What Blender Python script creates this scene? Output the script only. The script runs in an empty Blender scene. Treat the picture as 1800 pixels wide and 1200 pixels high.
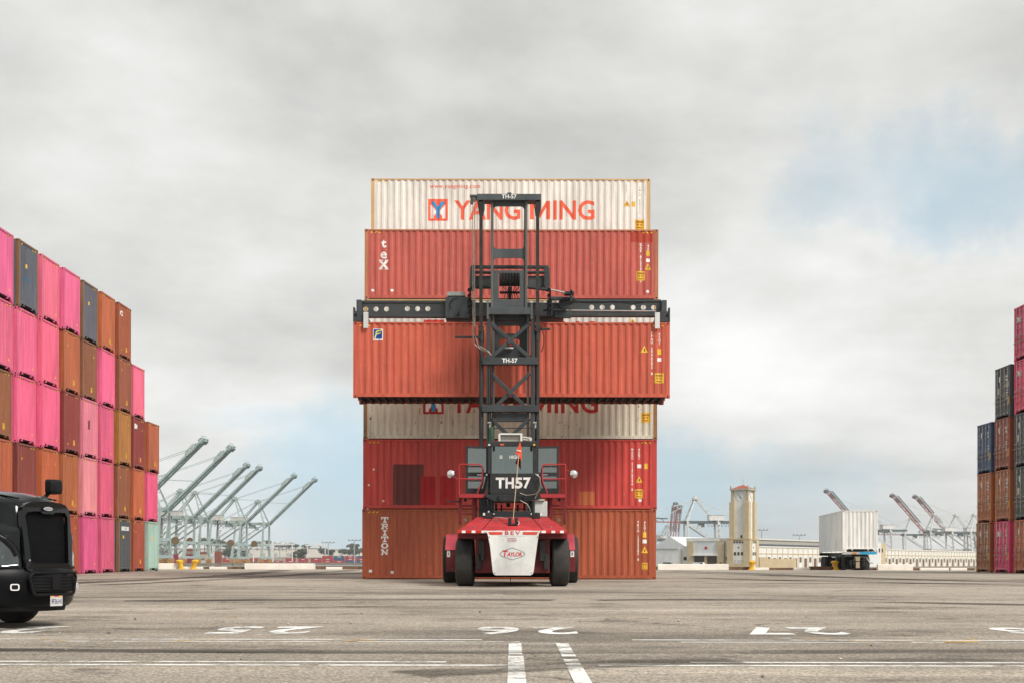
import bpy, bmesh, math, random
from mathutils import Vector, Matrix
random.seed(7)
R = math.radians
SC = bpy.context.scene
COL = SC.collection

# ---------------------------------------------------------------- camera
CAMH = 1.19                                   # eye height above the yard at the camera
cd = bpy.data.cameras.new('camera')
cam = bpy.data.objects.new('camera', cd); COL.objects.link(cam)
cam.location = (0, 0, CAMH)
cam.rotation_euler = (R(90), -0.0015, 0)
cd.lens = 50.0; cd.sensor_width = 36.0; cd.sensor_fit = 'HORIZONTAL'
cd.shift_y = 0.2139
cd.clip_start = 0.1; cd.clip_end = 20000
SC.camera = cam

# ---------------------------------------------------------------- sun and sky
SUN_EL, SUN_AZ = R(43), R(44)                 # azimuth: to the right of straight behind the camera
SUN = Vector((math.sin(SUN_AZ)*math.cos(SUN_EL), -math.cos(SUN_AZ)*math.cos(SUN_EL), math.sin(SUN_EL)))
sl = bpy.data.lights.new('sun', 'SUN'); sl.energy = 3.5; sl.angle = R(20); sl.color = (1.0, 0.955, 0.89)
so = bpy.data.objects.new('sun', sl); COL.objects.link(so)
so.rotation_euler = SUN.to_track_quat('Z', 'Y').to_euler()

W = bpy.data.worlds.new('World'); SC.world = W; W.use_nodes = True
BIGOFF, MIDOFF, PUFFOFF = (17.6, 1.7, 0), (12.1, 13.4, 0), (13.2, 9.1, 5.6)
def world():
    nt = W.node_tree; N = nt.nodes; L = nt.links
    for n in list(N): N.remove(n)
    def nd(t, **k):
        n = N.new(t)
        for a, b in k.items(): setattr(n, a, b)
        return n
    def math_(op, a, b=None, c=None, clamp=False):
        n = nd('ShaderNodeMath', operation=op, use_clamp=clamp)
        for i, q in enumerate((a, b, c)):
            if q is None: continue
            if isinstance(q, (int, float)): n.inputs[i].default_value = q
            else: L.new(q, n.inputs[i])
        return n.outputs[0]
    def smooth(x, a, b):
        n = nd('ShaderNodeMapRange', interpolation_type='SMOOTHSTEP')
        L.new(x, n.inputs['Value']); n.inputs['From Min'].default_value = a; n.inputs['From Max'].default_value = b
        return n.outputs[0]
    out = nd('ShaderNodeOutputWorld'); bg = nd('ShaderNodeBackground'); bg.inputs['Strength'].default_value = 0.15
    L.new(bg.outputs[0], out.inputs[0])
    sky = nd('ShaderNodeTexSky'); sky.sky_type = 'NISHITA'; sky.sun_disc = False
    sky.sun_elevation = SUN_EL; sky.sun_rotation = math.atan2(SUN.x, SUN.y)
    sky.air_density = 1.0; sky.dust_density = 1.6; sky.ozone_density = 1.4
    tc = nd('ShaderNodeTexCoord'); d = tc.outputs['Generated']
    fl = nd('ShaderNodeVectorMath', operation='MULTIPLY'); L.new(d, fl.inputs[0]); fl.inputs[1].default_value = (1, 1, 0.3); up = nd('ShaderNodeVectorMath'); L.new(fl.outputs[0], up.inputs[0]); up.inputs[1].default_value = (0, 0, 0.19); L.new(up.outputs[0], sky.inputs[0])
    sep = nd('ShaderNodeSeparateXYZ'); L.new(d, sep.inputs[0])
    # cloud layer: directions projected on a flat deck
    zz = math_('ADD', math_('MAXIMUM', sep.outputs[2], 0.0), 0.17)
    px = math_('DIVIDE', sep.outputs[0], zz); py = math_('DIVIDE', sep.outputs[1], zz)
    cmb = nd('ShaderNodeCombineXYZ'); L.new(px, cmb.inputs[0]); L.new(py, cmb.inputs[1])
    def noise(scale, detail, rough, off, dist=0.0, src=None):
        mp = nd('ShaderNodeMapping'); L.new(src or cmb.outputs[0], mp.inputs[0]); mp.inputs['Location'].default_value = off
        n = nd('ShaderNodeTexNoise'); n.inputs['Scale'].default_value = scale; n.inputs['Detail'].default_value = detail
        n.inputs['Roughness'].default_value = rough; n.inputs['Distortion'].default_value = dist
        L.new(mp.outputs[0], n.inputs['Vector']); return n.outputs[0]
    big = noise(0.42, 3, 0.5, BIGOFF, 0.3)
    mid = noise(1.15, 7, 0.56, MIDOFF, 0.15)
    fine = noise(5.0, 8, 0.6, (5.4, 0.2, 0), 0.3, d)
    # openings in the cloud: two directions seen in the photograph, frayed by noise, and stray ones from the noise everywhere
    def warp(scale, amp, off):
        mp = nd('ShaderNodeMapping'); L.new(d, mp.inputs[0]); mp.inputs['Location'].default_value = off
        n = nd('ShaderNodeTexNoise'); n.inputs['Scale'].default_value = scale; n.inputs['Detail'].default_value = 6; n.inputs['Roughness'].default_value = 0.6
        L.new(mp.outputs[0], n.inputs['Vector'])
        s1 = nd('ShaderNodeVectorMath', operation='SUBTRACT'); L.new(n.outputs['Color'], s1.inputs[0]); s1.inputs[1].default_value = (0.5, 0.5, 0.5)
        s2 = nd('ShaderNodeVectorMath', operation='SCALE'); L.new(s1.outputs[0], s2.inputs[0]); s2.inputs['Scale'].default_value = amp; return s2.outputs[0]
    w1 = nd('ShaderNodeVectorMath'); L.new(d, w1.inputs[0]); L.new(warp(7.0, 0.22, (1.3, 0.4, 2.2)), w1.inputs[1])
    sp2 = nd('ShaderNodeSeparateXYZ'); L.new(w1.outputs[0], sp2.inputs[0])
    yy = math_('MAXIMUM', sp2.outputs[1], 0.02)
    ax, ez = math_('DIVIDE', sp2.outputs[0], yy), math_('DIVIDE', sp2.outputs[2], yy)
    open_ = None
    for cx, cz, rx, rz, wt in ((0.325, 0.275, 0.15, 0.075, 0.55), (0.005, 0.040, 0.235, 0.075, 1.0)):
        u = math_('DIVIDE', math_('SUBTRACT', ax, cx), rx); v = math_('DIVIDE', math_('SUBTRACT', ez, cz), rz)
        r2 = math_('ADD', math_('MULTIPLY', u, u), math_('MULTIPLY', v, v))
        m = math_('SUBTRACT', wt, r2)
        open_ = m if open_ is None else math_('MAXIMUM', open_, m)
    o2 = math_('MAXIMUM', math_('MAXIMUM', open_, -1.0), math_('SUBTRACT', math_('MULTIPLY', smooth(big, 0.60, 0.80), 1.6), 0.6))
    frayed = math_('ADD', o2, math_('MULTIPLY', math_('SUBTRACT', fine, 0.5), 1.6))
    blue = math_('MULTIPLY', smooth(frayed, -0.5, 1.0), 0.78)
    # cloud brightness
    mpz = nd('ShaderNodeMapping'); L.new(d, mpz.inputs[0]); mpz.inputs['Scale'].default_value = (1, 1, 1.9); mpz.inputs['Location'].default_value = PUFFOFF
    puff = nd('ShaderNodeTexNoise'); puff.inputs['Scale'].default_value = 4.2; puff.inputs['Detail'].default_value = 10; puff.inputs['Roughness'].default_value = 0.55; puff.inputs['Distortion'].default_value = 0.12; L.new(mpz.outputs[0], puff.inputs['Vector'])
    lum = math_('ADD', math_('MULTIPLY', math_('SUBTRACT', mid, 0.5), 0.65), math_('MULTIPLY', math_('SUBTRACT', big, 0.5), 0.8))
    lum = math_('ADD', lum, math_('MULTIPLY', math_('SUBTRACT', puff.outputs[0], 0.5), 0.78))
    lum = math_('ADD', lum, math_('MULTIPLY', math_('SUBTRACT', fine, 0.5), 0.25))
    lum = math_('ADD', lum, 0.5)
    ramp = nd('ShaderNodeValToRGB'); L.new(lum, ramp.inputs[0])
    e = ramp.color_ramp.elements
    e[0].position = 0.25; e[0].color = (0.53, 0.535, 0.515, 1)
    e[1].position = 0.72; e[1].color = (0.97, 0.975, 0.96, 1)
    k = ramp.color_ramp.elements.new(0.5); k.color = (0.765, 0.77, 0.745, 1)
    sc = nd('ShaderNodeVectorMath', operation='SCALE'); L.new(ramp.outputs[0], sc.inputs[0]); sc.inputs['Scale'].default_value = 6.667
    mix = nd('ShaderNodeMix', data_type='RGBA'); L.new(blue, mix.inputs[0]); L.new(sc.outputs[0], mix.inputs[6]); tn = nd('ShaderNodeVectorMath', operation='MULTIPLY'); L.new(sky.outputs[0], tn.inputs[0]); tn.inputs[1].default_value = (1.26, 1.24, 1.02); L.new(tn.outputs[0], mix.inputs[7])
    L.new(mix.outputs[2], bg.inputs['Color'])
world()
SC.view_settings.view_transform = 'Standard'; SC.view_settings.look = 'None'
SC.view_settings.exposure = 0.08; SC.view_settings.gamma = 1.0
try: SC.view_settings.use_curve_mapping = False
except Exception: pass
SC.cycles.max_bounces = 6; SC.cycles.transparent_max_bounces = 12; SC.cycles.use_denoising = True

# ---------------------------------------------------------------- helpers
SLOPE = 0.0073
def gz(y): return SLOPE*min(y, 77.0)                     # the yard rises gently away from the camera
def at(px, py, y):
    """photograph position at a known distance y -> metres"""
    t = 0.0015
    qx = px + t*(py-985); qy = py - t*(px-900)
    return Vector(((qx-900)*y/2500.0, y, CAMH-(qy-985)*y/2500.0))
def lin(r, g, b, a=1.0):
    f = lambda c: (c/255)/12.92 if c/255 <= 0.04045 else ((c/255+0.055)/1.055)**2.4
    return (f(r), f(g), f(b), a)

class MB:
    def __init__(s): s.v = []; s.f = []
    def add(s, vs, fs):
        o = len(s.v); s.v += [tuple(p) for p in vs]; s.f += [tuple(i+o for i in q) for q in fs]; return s
    def box(s, x0, x1, y0, y1, z0, z1):
        return s.add([(x0,y0,z0),(x1,y0,z0),(x1,y1,z0),(x0,y1,z0),(x0,y0,z1),(x1,y0,z1),(x1,y1,z1),(x0,y1,z1)],
                     [(0,3,2,1),(4,5,6,7),(0,1,5,4),(1,2,6,5),(2,3,7,6),(3,0,4,7)])
    def cbox(s, c, sx, sy, sz): return s.box(c[0]-sx/2, c[0]+sx/2, c[1]-sy/2, c[1]+sy/2, c[2]-sz/2, c[2]+sz/2)
    def bar(s, p0, p1, w, h, up=(0,0,1), w2=None, h2=None):
        p0, p1 = Vector(p0), Vector(p1); d = (p1-p0).normalized(); u = Vector(up)
        if abs(d.dot(u)) > 0.98: u = Vector((0,1,0)) if abs(d.y) < 0.9 else Vector((1,0,0))
        a = d.cross(u).normalized(); b = a.cross(d).normalized()
        vs = []
        for p, ww, hh in ((p0, w, h), (p1, w2 or w, h2 or h)):
            for i, j in ((-1,-1),(1,-1),(1,1),(-1,1)): vs.append(p + a*(i*ww/2) + b*(j*hh/2))
        return s.add(vs, [(0,3,2,1),(4,5,6,7),(0,1,5,4),(1,2,6,5),(2,3,7,6),(3,0,4,7)])
    def tube(s, p0, p1, r, n=10, r2=None, caps=True):
        p0, p1 = Vector(p0), Vector(p1); d = (p1-p0).normalized()
        u = Vector((0,0,1)) if abs(d.z) < 0.95 else Vector((1,0,0))
        a = d.cross(u).normalized(); b = d.cross(a); r2 = r if r2 is None else r2
        vs = []
        for p, rr in ((p0, r), (p1, r2)):
            for i in range(n): t = 2*math.pi*i/n; vs.append(p + a*(math.cos(t)*rr) + b*(math.sin(t)*rr))
        fs = [(i, (i+1) % n, n+(i+1) % n, n+i) for i in range(n)]
        if caps: fs += [tuple(range(n-1, -1, -1)), tuple(range(n, 2*n))]
        return s.add(vs, fs)
    def path(s, pts, r, n=6):
        for a, b in zip(pts[:-1], pts[1:]):
            if (Vector(a)-Vector(b)).length > 1e-5: s.tube(a, b, r, n)
        return s
    def lathe(s, prof, c, axis='z', n=24):
        vs = []; c = Vector(c)
        for r, h in prof:
            for i in range(n):
                t = 2*math.pi*i/n; a, b = math.cos(t)*r, math.sin(t)*r
                vs.append(c + {'z': Vector((a,b,h)), 'x': Vector((h,a,b)), 'y': Vector((a,h,b))}[axis])
        fs = []
        for k in range(len(prof)-1):
            for i in range(n): j = (i+1) % n; fs.append((k*n+i, k*n+j, (k+1)*n+j, (k+1)*n+i))
        if prof[0][0] > 1e-6: fs.append(tuple(range(n-1, -1, -1)))
        if prof[-1][0] > 1e-6: fs.append(tuple(range((len(prof)-1)*n, len(prof)*n)))
        return s.add(vs, fs)
    def prism(s, poly, f0, f1):
        """poly: 2-D points; f0/f1 map a 2-D point to the two faces"""
        n = len(poly); vs = [f0(p) for p in poly] + [f1(p) for p in poly]
        return s.add(vs, [tuple(range(n-1, -1, -1)), tuple(range(n, 2*n))] + [(i, (i+1) % n, n+(i+1) % n, n+i) for i in range(n)])
    def loft(s, secs, closed=True, caps=True):
        n = len(secs[0]); vs = [p for q in secs for p in q]; fs = []
        for k in range(len(secs)-1):
            for i in range(n if closed else n-1): j = (i+1) % n; fs.append((k*n+i, k*n+j, (k+1)*n+j, (k+1)*n+i))
        if caps and closed: fs += [tuple(range(n-1, -1, -1)), tuple(range((len(secs)-1)*n, len(secs)*n))]
        return s.add(vs, fs)
    def mesh(s, name, fix=True):
        me = bpy.data.meshes.new(name); me.from_pydata(s.v, [], s.f); me.update()
        if fix:
            bm = bmesh.new(); bm.from_mesh(me); bmesh.ops.recalc_face_normals(bm, faces=bm.faces); bm.to_mesh(me); bm.free()
        return me
    def build(s, name, mat, parent=None, color=None, smooth=False, bevel=0, loc=None):
        return put(name, s.mesh(name), mat, parent, color, smooth, bevel, loc)

def put(name, me, mat, parent=None, color=None, smooth=False, bevel=0, loc=None, rz=0):
    o = bpy.data.objects.new(name, me); COL.objects.link(o)
    if mat is not None and len(me.materials) == 0: me.materials.append(mat)
    if parent is not None: o.parent = parent
    if loc is not None: o.location = loc
    if rz: o.rotation_euler = (0, 0, rz)
    if color is not None: o.color = color
    if smooth:
        for p in me.polygons: p.use_smooth = True
        m = o.modifiers.new('edges', 'EDGE_SPLIT'); m.split_angle = R(38)
    if bevel:
        m = o.modifiers.new('bevel', 'BEVEL'); m.width = bevel; m.segments = 2; m.limit_method = 'ANGLE'
    return o
def tag(o, label, cat, group=None, kind=None):
    if label: o['label'] = label
    if cat: o['category'] = cat
    if group: o['group'] = group
    if kind: o['kind'] = kind
    return o
def thing(name, loc, label, cat, group=None, rz=0):
    o = bpy.data.objects.new(name, None); COL.objects.link(o); o.location = loc; o.rotation_euler = (0,0,rz); o.empty_display_size = 0.3
    return tag(o, label, cat, group)
def kids(o, pool): return [c for c in pool if c.parent is o]
def copy_tree(o, parent=None, recolor=None):
    c = o.copy(); COL.objects.link(c); c.parent = parent
    if recolor and o.type == 'MESH': recolor(c)
    for ch in CH.get(o.name, ()): copy_tree(ch, c, recolor)
    return c
CH = {}
def index_children():
    CH.clear()
    for o in COL.objects:
        if o.parent: CH.setdefault(o.parent.name, []).append(o)
def structure(o): o['kind'] = 'structure'; return o

def flat_mesh(curve):
    ob = bpy.data.objects.new('tmp', curve); me = ob.to_mesh(); bm = bmesh.new(); bm.from_mesh(me); ob.to_mesh_clear()
    bpy.data.objects.remove(ob); bpy.data.curves.remove(curve); return bm
def text_bm(s, size, bold=0.0, spacing=1.0, sx=1.0, shear=0.0, width=None):
    """lettering in the xy plane, centred on its own box; size = capital height"""
    cu = bpy.data.curves.new('t', 'FONT'); cu.body = s; cu.size = size/0.69; cu.offset = bold*size; cu.space_character = spacing; cu.shear = shear
    cu.resolution_u = 3
    bm = flat_mesh(cu)
    if bm.verts:
        xs = [v.co.x for v in bm.verts]; ys = [v.co.y for v in bm.verts]
        cx, cy = (min(xs)+max(xs))/2, (min(ys)+max(ys))/2
        if width: sx = width/(max(xs)-min(xs))
        for v in bm.verts: v.co.x = (v.co.x-cx)*sx; v.co.y -= cy
    return bm
def poly_bm(polys):
    bm = bmesh.new()
    for p in polys:
        vs = [bm.verts.new((a, b, 0)) for a, b in p]; bm.faces.new(vs)
    return bm
def holes_bm(outer, holes, thick):
    """flat plate with openings in xy, thickness along z"""
    cu = bpy.data.curves.new('p', 'CURVE'); cu.dimensions = '2D'; cu.fill_mode = 'BOTH'; cu.extrude = thick/2
    for pts in [outer]+holes:
        sp = cu.splines.new('POLY'); sp.points.add(len(pts)-1); sp.use_cyclic_u = True
        for a, b in zip(sp.points, pts): a.co = (b[0], b[1], 0, 1)
    return flat_mesh(cu)
def rrect(x0, x1, y0, y1, r, n=4):
    o = []
    for cx, cy, a0 in ((x1-r,y0+r,-90),(x1-r,y1-r,0),(x0+r,y1-r,90),(x0+r,y0+r,180)):
        for i in range(n+1): t = R(a0+90*i/n); o.append((cx+r*math.cos(t), cy+r*math.sin(t)))
    return o
def disc(cx, cy, r, n=16): return [(cx+r*math.cos(2*math.pi*i/n), cy+r*math.sin(2*math.pi*i/n)) for i in range(n)]
def merge_bm(dst, src, dx=0, dy=0):
    me = bpy.data.meshes.new('tmp'); src.to_mesh(me); src.free()
    for v in me.vertices: v.co.x += dx; v.co.y += dy
    dst.from_mesh(me); bpy.data.meshes.remove(me); return dst
def bm_mesh(bm, name, f=None, mat=None):
    if f:
        for v in bm.verts: v.co = f(v.co.copy())
    me = bpy.data.meshes.new(name); bm.to_mesh(me); bm.free()
    if mat: me.materials.append(mat)
    return me

# ---------------------------------------------------------------- materials
def new_mat(name):
    m = bpy.data.materials.new(name); m.use_nodes = True; nt = m.node_tree
    for n in list(nt.nodes): nt.nodes.remove(n)
    out = nt.nodes.new('ShaderNodeOutputMaterial'); b = nt.nodes.new('ShaderNodeBsdfPrincipled'); nt.links.new(b.outputs[0], out.inputs[0])
    return m, nt, b, out
def nz(nt, src, scale, detail=4, rough=0.55, mapscale=None, off=(0,0,0), dist=0.0):
    if mapscale is not None or off != (0,0,0):
        mp = nt.nodes.new('ShaderNodeMapping'); nt.links.new(src, mp.inputs[0]); mp.inputs['Scale'].default_value = mapscale or (1,1,1); mp.inputs['Location'].default_value = off; src = mp.outputs[0]
    n = nt.nodes.new('ShaderNodeTexNoise'); n.inputs['Scale'].default_value = scale; n.inputs['Detail'].default_value = detail
    n.inputs['Roughness'].default_value = rough; n.inputs['Distortion'].default_value = dist; nt.links.new(src, n.inputs['Vector']); return n.outputs[0]
def mrange(nt, x, a, b, c=0.0, d=1.0, smooth=False):
    n = nt.nodes.new('ShaderNodeMapRange')
    if smooth: n.interpolation_type = 'SMOOTHSTEP'
    nt.links.new(x, n.inputs['Value'])
    for k, q in zip(('From Min','From Max','To Min','To Max'), (a,b,c,d)):
        if isinstance(q, (int,float)): n.inputs[k].default_value = q
        else: nt.links.new(q, n.inputs[k])
    return n.outputs[0]
def mth(nt, op, a, b=None):
    n = nt.nodes.new('ShaderNodeMath'); n.operation = op
    for i, q in enumerate((a, b)):
        if q is None: continue
        if isinstance(q, (int,float)): n.inputs[i].default_value = q
        else: nt.links.new(q, n.inputs[i])
    return n.outputs[0]
def mixc(nt, f, a, b, mode='MIX'):
    n = nt.nodes.new('ShaderNodeMix'); n.data_type = 'RGBA'; n.blend_type = mode
    for i, q in ((0, f), (6, a), (7, b)):
        if isinstance(q, (int,float)): n.inputs[i].default_value = q
        elif isinstance(q, tuple): n.inputs[i].default_value = q if len(q) == 4 else (*q, 1)
        else: nt.links.new(q, n.inputs[i])
    return n.outputs[2]
def bump(nt, b, h, strength, dist=0.01):
    n = nt.nodes.new('ShaderNodeBump'); n.inputs['Strength'].default_value = strength; n.inputs['Distance'].default_value = dist
    nt.links.new(h, n.inputs['Height']); nt.links.new(n.outputs[0], b.inputs['Normal'])
def obj_coord(nt, rnd=True):
    tc = nt.nodes.new('ShaderNodeTexCoord'); oi = nt.nodes.new('ShaderNodeObjectInfo')
    if not rnd: return tc.outputs['Object'], oi
    v = nt.nodes.new('ShaderNodeVectorMath'); v.operation = 'SCALE'; v.inputs[0].default_value = (61, 43, 17); nt.links.new(oi.outputs['Random'], v.inputs['Scale'])
    a = nt.nodes.new('ShaderNodeVectorMath'); nt.links.new(tc.outputs['Object'], a.inputs[0]); nt.links.new(v.outputs[0], a.inputs[1])
    return a.outputs[0], oi

def make_container_paint(name, fine_scale=1.0):
    """weathered container enamel: colour and amount of rust (alpha) come from the object"""
    m, nt, b, out = new_mat(name); v, oi = obj_coord(nt)
    col = oi.outputs['Color']; rust_amt = oi.outputs['Alpha']
    fade = mrange(nt, nz(nt, v, 0.55, 6, 0.6, (1,1,0.5)), 0.3, 0.7, 0.86, 1.13)
    streak = mrange(nt, nz(nt, v, 1.0, 5, 0.65, (9,9,0.55)), 0.30, 0.62, 0.76, 1.07)
    scuff = mrange(nt, nz(nt, v, 14, 3, 0.6, (1,1,0.3)), 0.62, 0.75, 0.0, 0.16)
    k = mth(nt, 'MULTIPLY', fade, streak)
    c = nt.nodes.new('ShaderNodeVectorMath'); c.operation = 'SCALE'; nt.links.new(col, c.inputs[0]); nt.links.new(k, c.inputs['Scale'])
    c = mixc(nt, scuff, c.outputs[0], (0.55, 0.46, 0.40))
    spots = nz(nt, v, 5.5, 9, 0.68, (1,1,0.6))
    drip = nz(nt, v, 1.0, 7, 0.7, (14,14,0.9))
    thr = mrange(nt, rust_amt, 0, 1, 0.735, 0.49)
    edge = mth(nt, 'ADD', thr, 0.05)
    rs = mrange(nt, mth(nt, 'ADD', mth(nt, 'MULTIPLY', spots, 0.72), mth(nt, 'MULTIPLY', drip, 0.28)), thr, edge, 0, 1, True)
    rcol = mixc(nt, nz(nt, v, 11, 4), (0.085, 0.030, 0.013), (0.30, 0.115, 0.038))
    c = mixc(nt, rs, c, rcol)
    nt.links.new(c, b.inputs['Base Color'])
    nt.links.new(mrange(nt, rs, 0, 1, 0.5, 0.85), b.inputs['Roughness']); b.inputs['Specular IOR Level'].default_value = 0.35
    bump(nt, b, mth(nt, 'ADD', nz(nt, v, 0.9, 3, 0.5, (1,1,0.7)), mth(nt, 'MULTIPLY', nz(nt, v, 4.0, 5, 0.6), 0.25)), 0.75, 0.06)
    return m
def make_paint(name, rough=0.45, wear=0.25, spec=0.4, coat=0.0):
    """machine / building paint: colour from the object, light dirt"""
    m, nt, b, out = new_mat(name); v, oi = obj_coord(nt)
    d = mrange(nt, nz(nt, v, 0.8, 7, 0.62, (1,1,0.6)), 0.3, 0.72, 1-wear, 1+wear*0.35)
    c = nt.nodes.new('ShaderNodeVectorMath'); c.operation = 'SCALE'; nt.links.new(oi.outputs['Color'], c.inputs[0]); nt.links.new(d, c.inputs['Scale'])
    sp = mrange(nt, nz(nt, v, 7, 8, 0.7), 0.60, 0.70, 0, wear*1.2)
    c2 = mixc(nt, sp, c.outputs[0], (0.16, 0.12, 0.085))
    nt.links.new(c2, b.inputs['Base Color'])
    nt.links.new(mrange(nt, nz(nt, v, 3, 4), 0.3, 0.7, rough*0.8, rough*1.25), b.inputs['Roughness'])
    b.inputs['Specular IOR Level'].default_value = spec; b.inputs['Coat Weight'].default_value = coat; b.inputs['Coat Roughness'].default_value = 0.06
    return m
def plain(name, col, rough=0.6, metal=0.0, spec=0.4, var=0.2, scale=2.0, bmp=0.0):
    m, nt, b, out = new_mat(name); v, oi = obj_coord(nt)
    d = mrange(nt, nz(nt, v, scale, 6, 0.6), 0.3, 0.7, 1-var, 1+var)
    c = nt.nodes.new('ShaderNodeVectorMath'); c.operation = 'SCALE'; c.inputs[0].default_value = col[:3]; nt.links.new(d, c.inputs['Scale'])
    nt.links.new(c.outputs[0], b.inputs['Base Color']); b.inputs['Roughness'].default_value = rough; b.inputs['Metallic'].default_value = metal
    b.inputs['Specular IOR Level'].default_value = spec
    if bmp: bump(nt, b, nz(nt, v, scale*8, 5), bmp, 0.02)
    return m
CPAINT = make_container_paint('container_paint')
PAINT = make_paint('machine_paint', 0.5, 0.42)
BPAINT = make_paint('building_paint', 0.8, 0.14, 0.2)
GLOSS = make_paint('vehicle_gloss', 0.14, 0.02, 0.20, 0.35)
DECAL = make_paint('printed_sticker', 0.6, 0.22, 0.25)
RUBBER = plain('tyre_rubber', (0.032, 0.030, 0.028), 0.8, var=0.35, scale=5, bmp=0.2)
BLACKP = plain('black_plastic', (0.009, 0.009, 0.010), 0.55, spec=0.12, var=0.25)
CHROME = plain('bright_steel', (0.75, 0.75, 0.76), 0.18, 1.0, var=0.06)
STEEL = plain('worn_steel', (0.20, 0.17, 0.14), 0.5, 0.6, var=0.4, scale=6)
CONCRETE = plain('weathered_concrete', (0.52, 0.47, 0.41), 0.85, var=0.22, scale=1.2, bmp=0.3)
PLY = plain('floor_steel_and_hole_shade', (0.02, 0.019, 0.018), 0.8, var=0.3)
def make_glass(name, tint, refl):
    m, nt, b, out = new_mat(name); nt.nodes.remove(b)
    t = nt.nodes.new('ShaderNodeBsdfTransparent'); t.inputs[0].default_value = (*tint, 1)
    g = nt.nodes.new('ShaderNodeBsdfGlossy'); g.inputs['Roughness'].default_value = 0.02; g.inputs[0].default_value = (0.86, 0.96, 0.95, 1)
    lw = nt.nodes.new('ShaderNodeLayerWeight'); lw.inputs[0].default_value = 0.35
    f = mrange(nt, lw.outputs['Fresnel'], 0, 1, refl, 1.0)
    mx = nt.nodes.new('ShaderNodeMixShader'); nt.links.new(f, mx.inputs[0]); nt.links.new(t.outputs[0], mx.inputs[1]); nt.links.new(g.outputs[0], mx.inputs[2])
    nt.links.new(mx.outputs[0], out.inputs[0]); return m
GLASS = make_glass('tinted_glass', (0.40, 0.50, 0.47), 0.20)
LENS = make_glass('lamp_lens', (0.62, 0.62, 0.64), 0.07)
DARKGLASS = plain('dark_window', (0.03, 0.032, 0.034), 0.12, spec=0.6, var=0.2)
# ---------------------------------------------------------------- the yard
def make_asphalt():
    m, nt, b, out = new_mat('yard_asphalt')
    tc = nt.nodes.new('ShaderNodeTexCoord'); v = tc.outputs['Object']
    base = mixc(nt, mrange(nt, nz(nt, v, 0.10, 6, 0.6), 0.32, 0.68), (0.350, 0.300, 0.244), (0.535, 0.467, 0.385))
    lanes = mrange(nt, nz(nt, v, 1.0, 6, 0.62, (0.035, 0.55, 1)), 0.30, 0.66, 0.74, 1.13)       # scrubbed along the traffic lanes
    stain = mrange(nt, nz(nt, v, 1.0, 5, 0.6, (0.05, 0.16, 1), (3.3, 1.4, 0)), 0.52, 0.70, 1.0, 0.48, True)
    blot = mrange(nt, nz(nt, v, 0.55, 7, 0.7, (0.6, 1, 1), (9, 2, 0)), 0.53, 0.67, 1.0, 0.56, True)
    grain = mrange(nt, nz(nt, v, 9.0, 8, 0.85), 0.30, 0.70, 0.55, 1.45)
    pebble = nt.nodes.new('ShaderNodeTexVoronoi'); pebble.inputs['Scale'].default_value = 26; nt.links.new(v, pebble.inputs['Vector'])
    pb = mrange(nt, pebble.outputs['Distance'], 0.0, 0.6, 1.50, 0.62)
    # cracks: warped cell edges, only in some areas
    wv = nt.nodes.new('ShaderNodeVectorMath'); wn = nt.nodes.new('ShaderNodeTexNoise'); wn.inputs['Scale'].default_value = 0.9; wn.inputs['Detail'].default_value = 5; nt.links.new(v, wn.inputs['Vector'])
    ws = nt.nodes.new('ShaderNodeVectorMath'); ws.operation = 'SCALE'; nt.links.new(wn.outputs['Color'], ws.inputs[0]); ws.inputs['Scale'].default_value = 1.6; nt.links.new(v, wv.inputs[0]); nt.links.new(ws.outputs[0], wv.inputs[1])
    ck = nt.nodes.new('ShaderNodeTexVoronoi'); ck.feature = 'DISTANCE_TO_EDGE'; ck.inputs['Scale'].default_value = 0.33; nt.links.new(wv.outputs[0], ck.inputs['Vector'])
    crack = mrange(nt, ck.outputs['Distance'], 0.004, 0.016, 0.45, 1.0)
    crack = mrange(nt, mth(nt, 'MULTIPLY', mth(nt, 'SUBTRACT', 1.0, crack), mrange(nt, nz(nt, v, 0.12, 3), 0.48, 0.58)), 0, 1, 1.0, 0.0)
    pale = mrange(nt, nz(nt, v, 1.0, 6, 0.7, (0.10, 0.9, 1), (7, 4, 0)), 0.56, 0.70, 1.0, 1.30, True)
    oil = mrange(nt, nz(nt, v, 0.9, 4, 0.55, (0.7, 0.9, 1), (1.5, 8, 0)), 0.62, 0.71, 1.0, 0.50, True)
    lanes = mth(nt, 'MULTIPLY', mth(nt, 'MULTIPLY', lanes, crack), mth(nt, 'MULTIPLY', pale, oil))
    k = mth(nt, 'MULTIPLY', mth(nt, 'MULTIPLY', mth(nt, 'MULTIPLY', lanes, stain), mth(nt, 'MULTIPLY', blot, grain)), pb)
    c = nt.nodes.new('ShaderNodeVectorMath'); c.operation = 'SCALE'; nt.links.new(base, c.inputs[0]); nt.links.new(k, c.inputs['Scale'])
    nt.links.new(c.outputs[0], b.inputs['Base Color']); b.inputs['Roughness'].default_value = 0.88; b.inputs['Specular IOR Level'].default_value = 0.25
    bump(nt, b, mth(nt, 'ADD', nz(nt, v, 22, 8, 0.75), mth(nt, 'MULTIPLY', nz(nt, v, 1.3, 5), 1.5)), 0.7, 0.03)
    return m
ASPHALT = make_asphalt()
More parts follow.
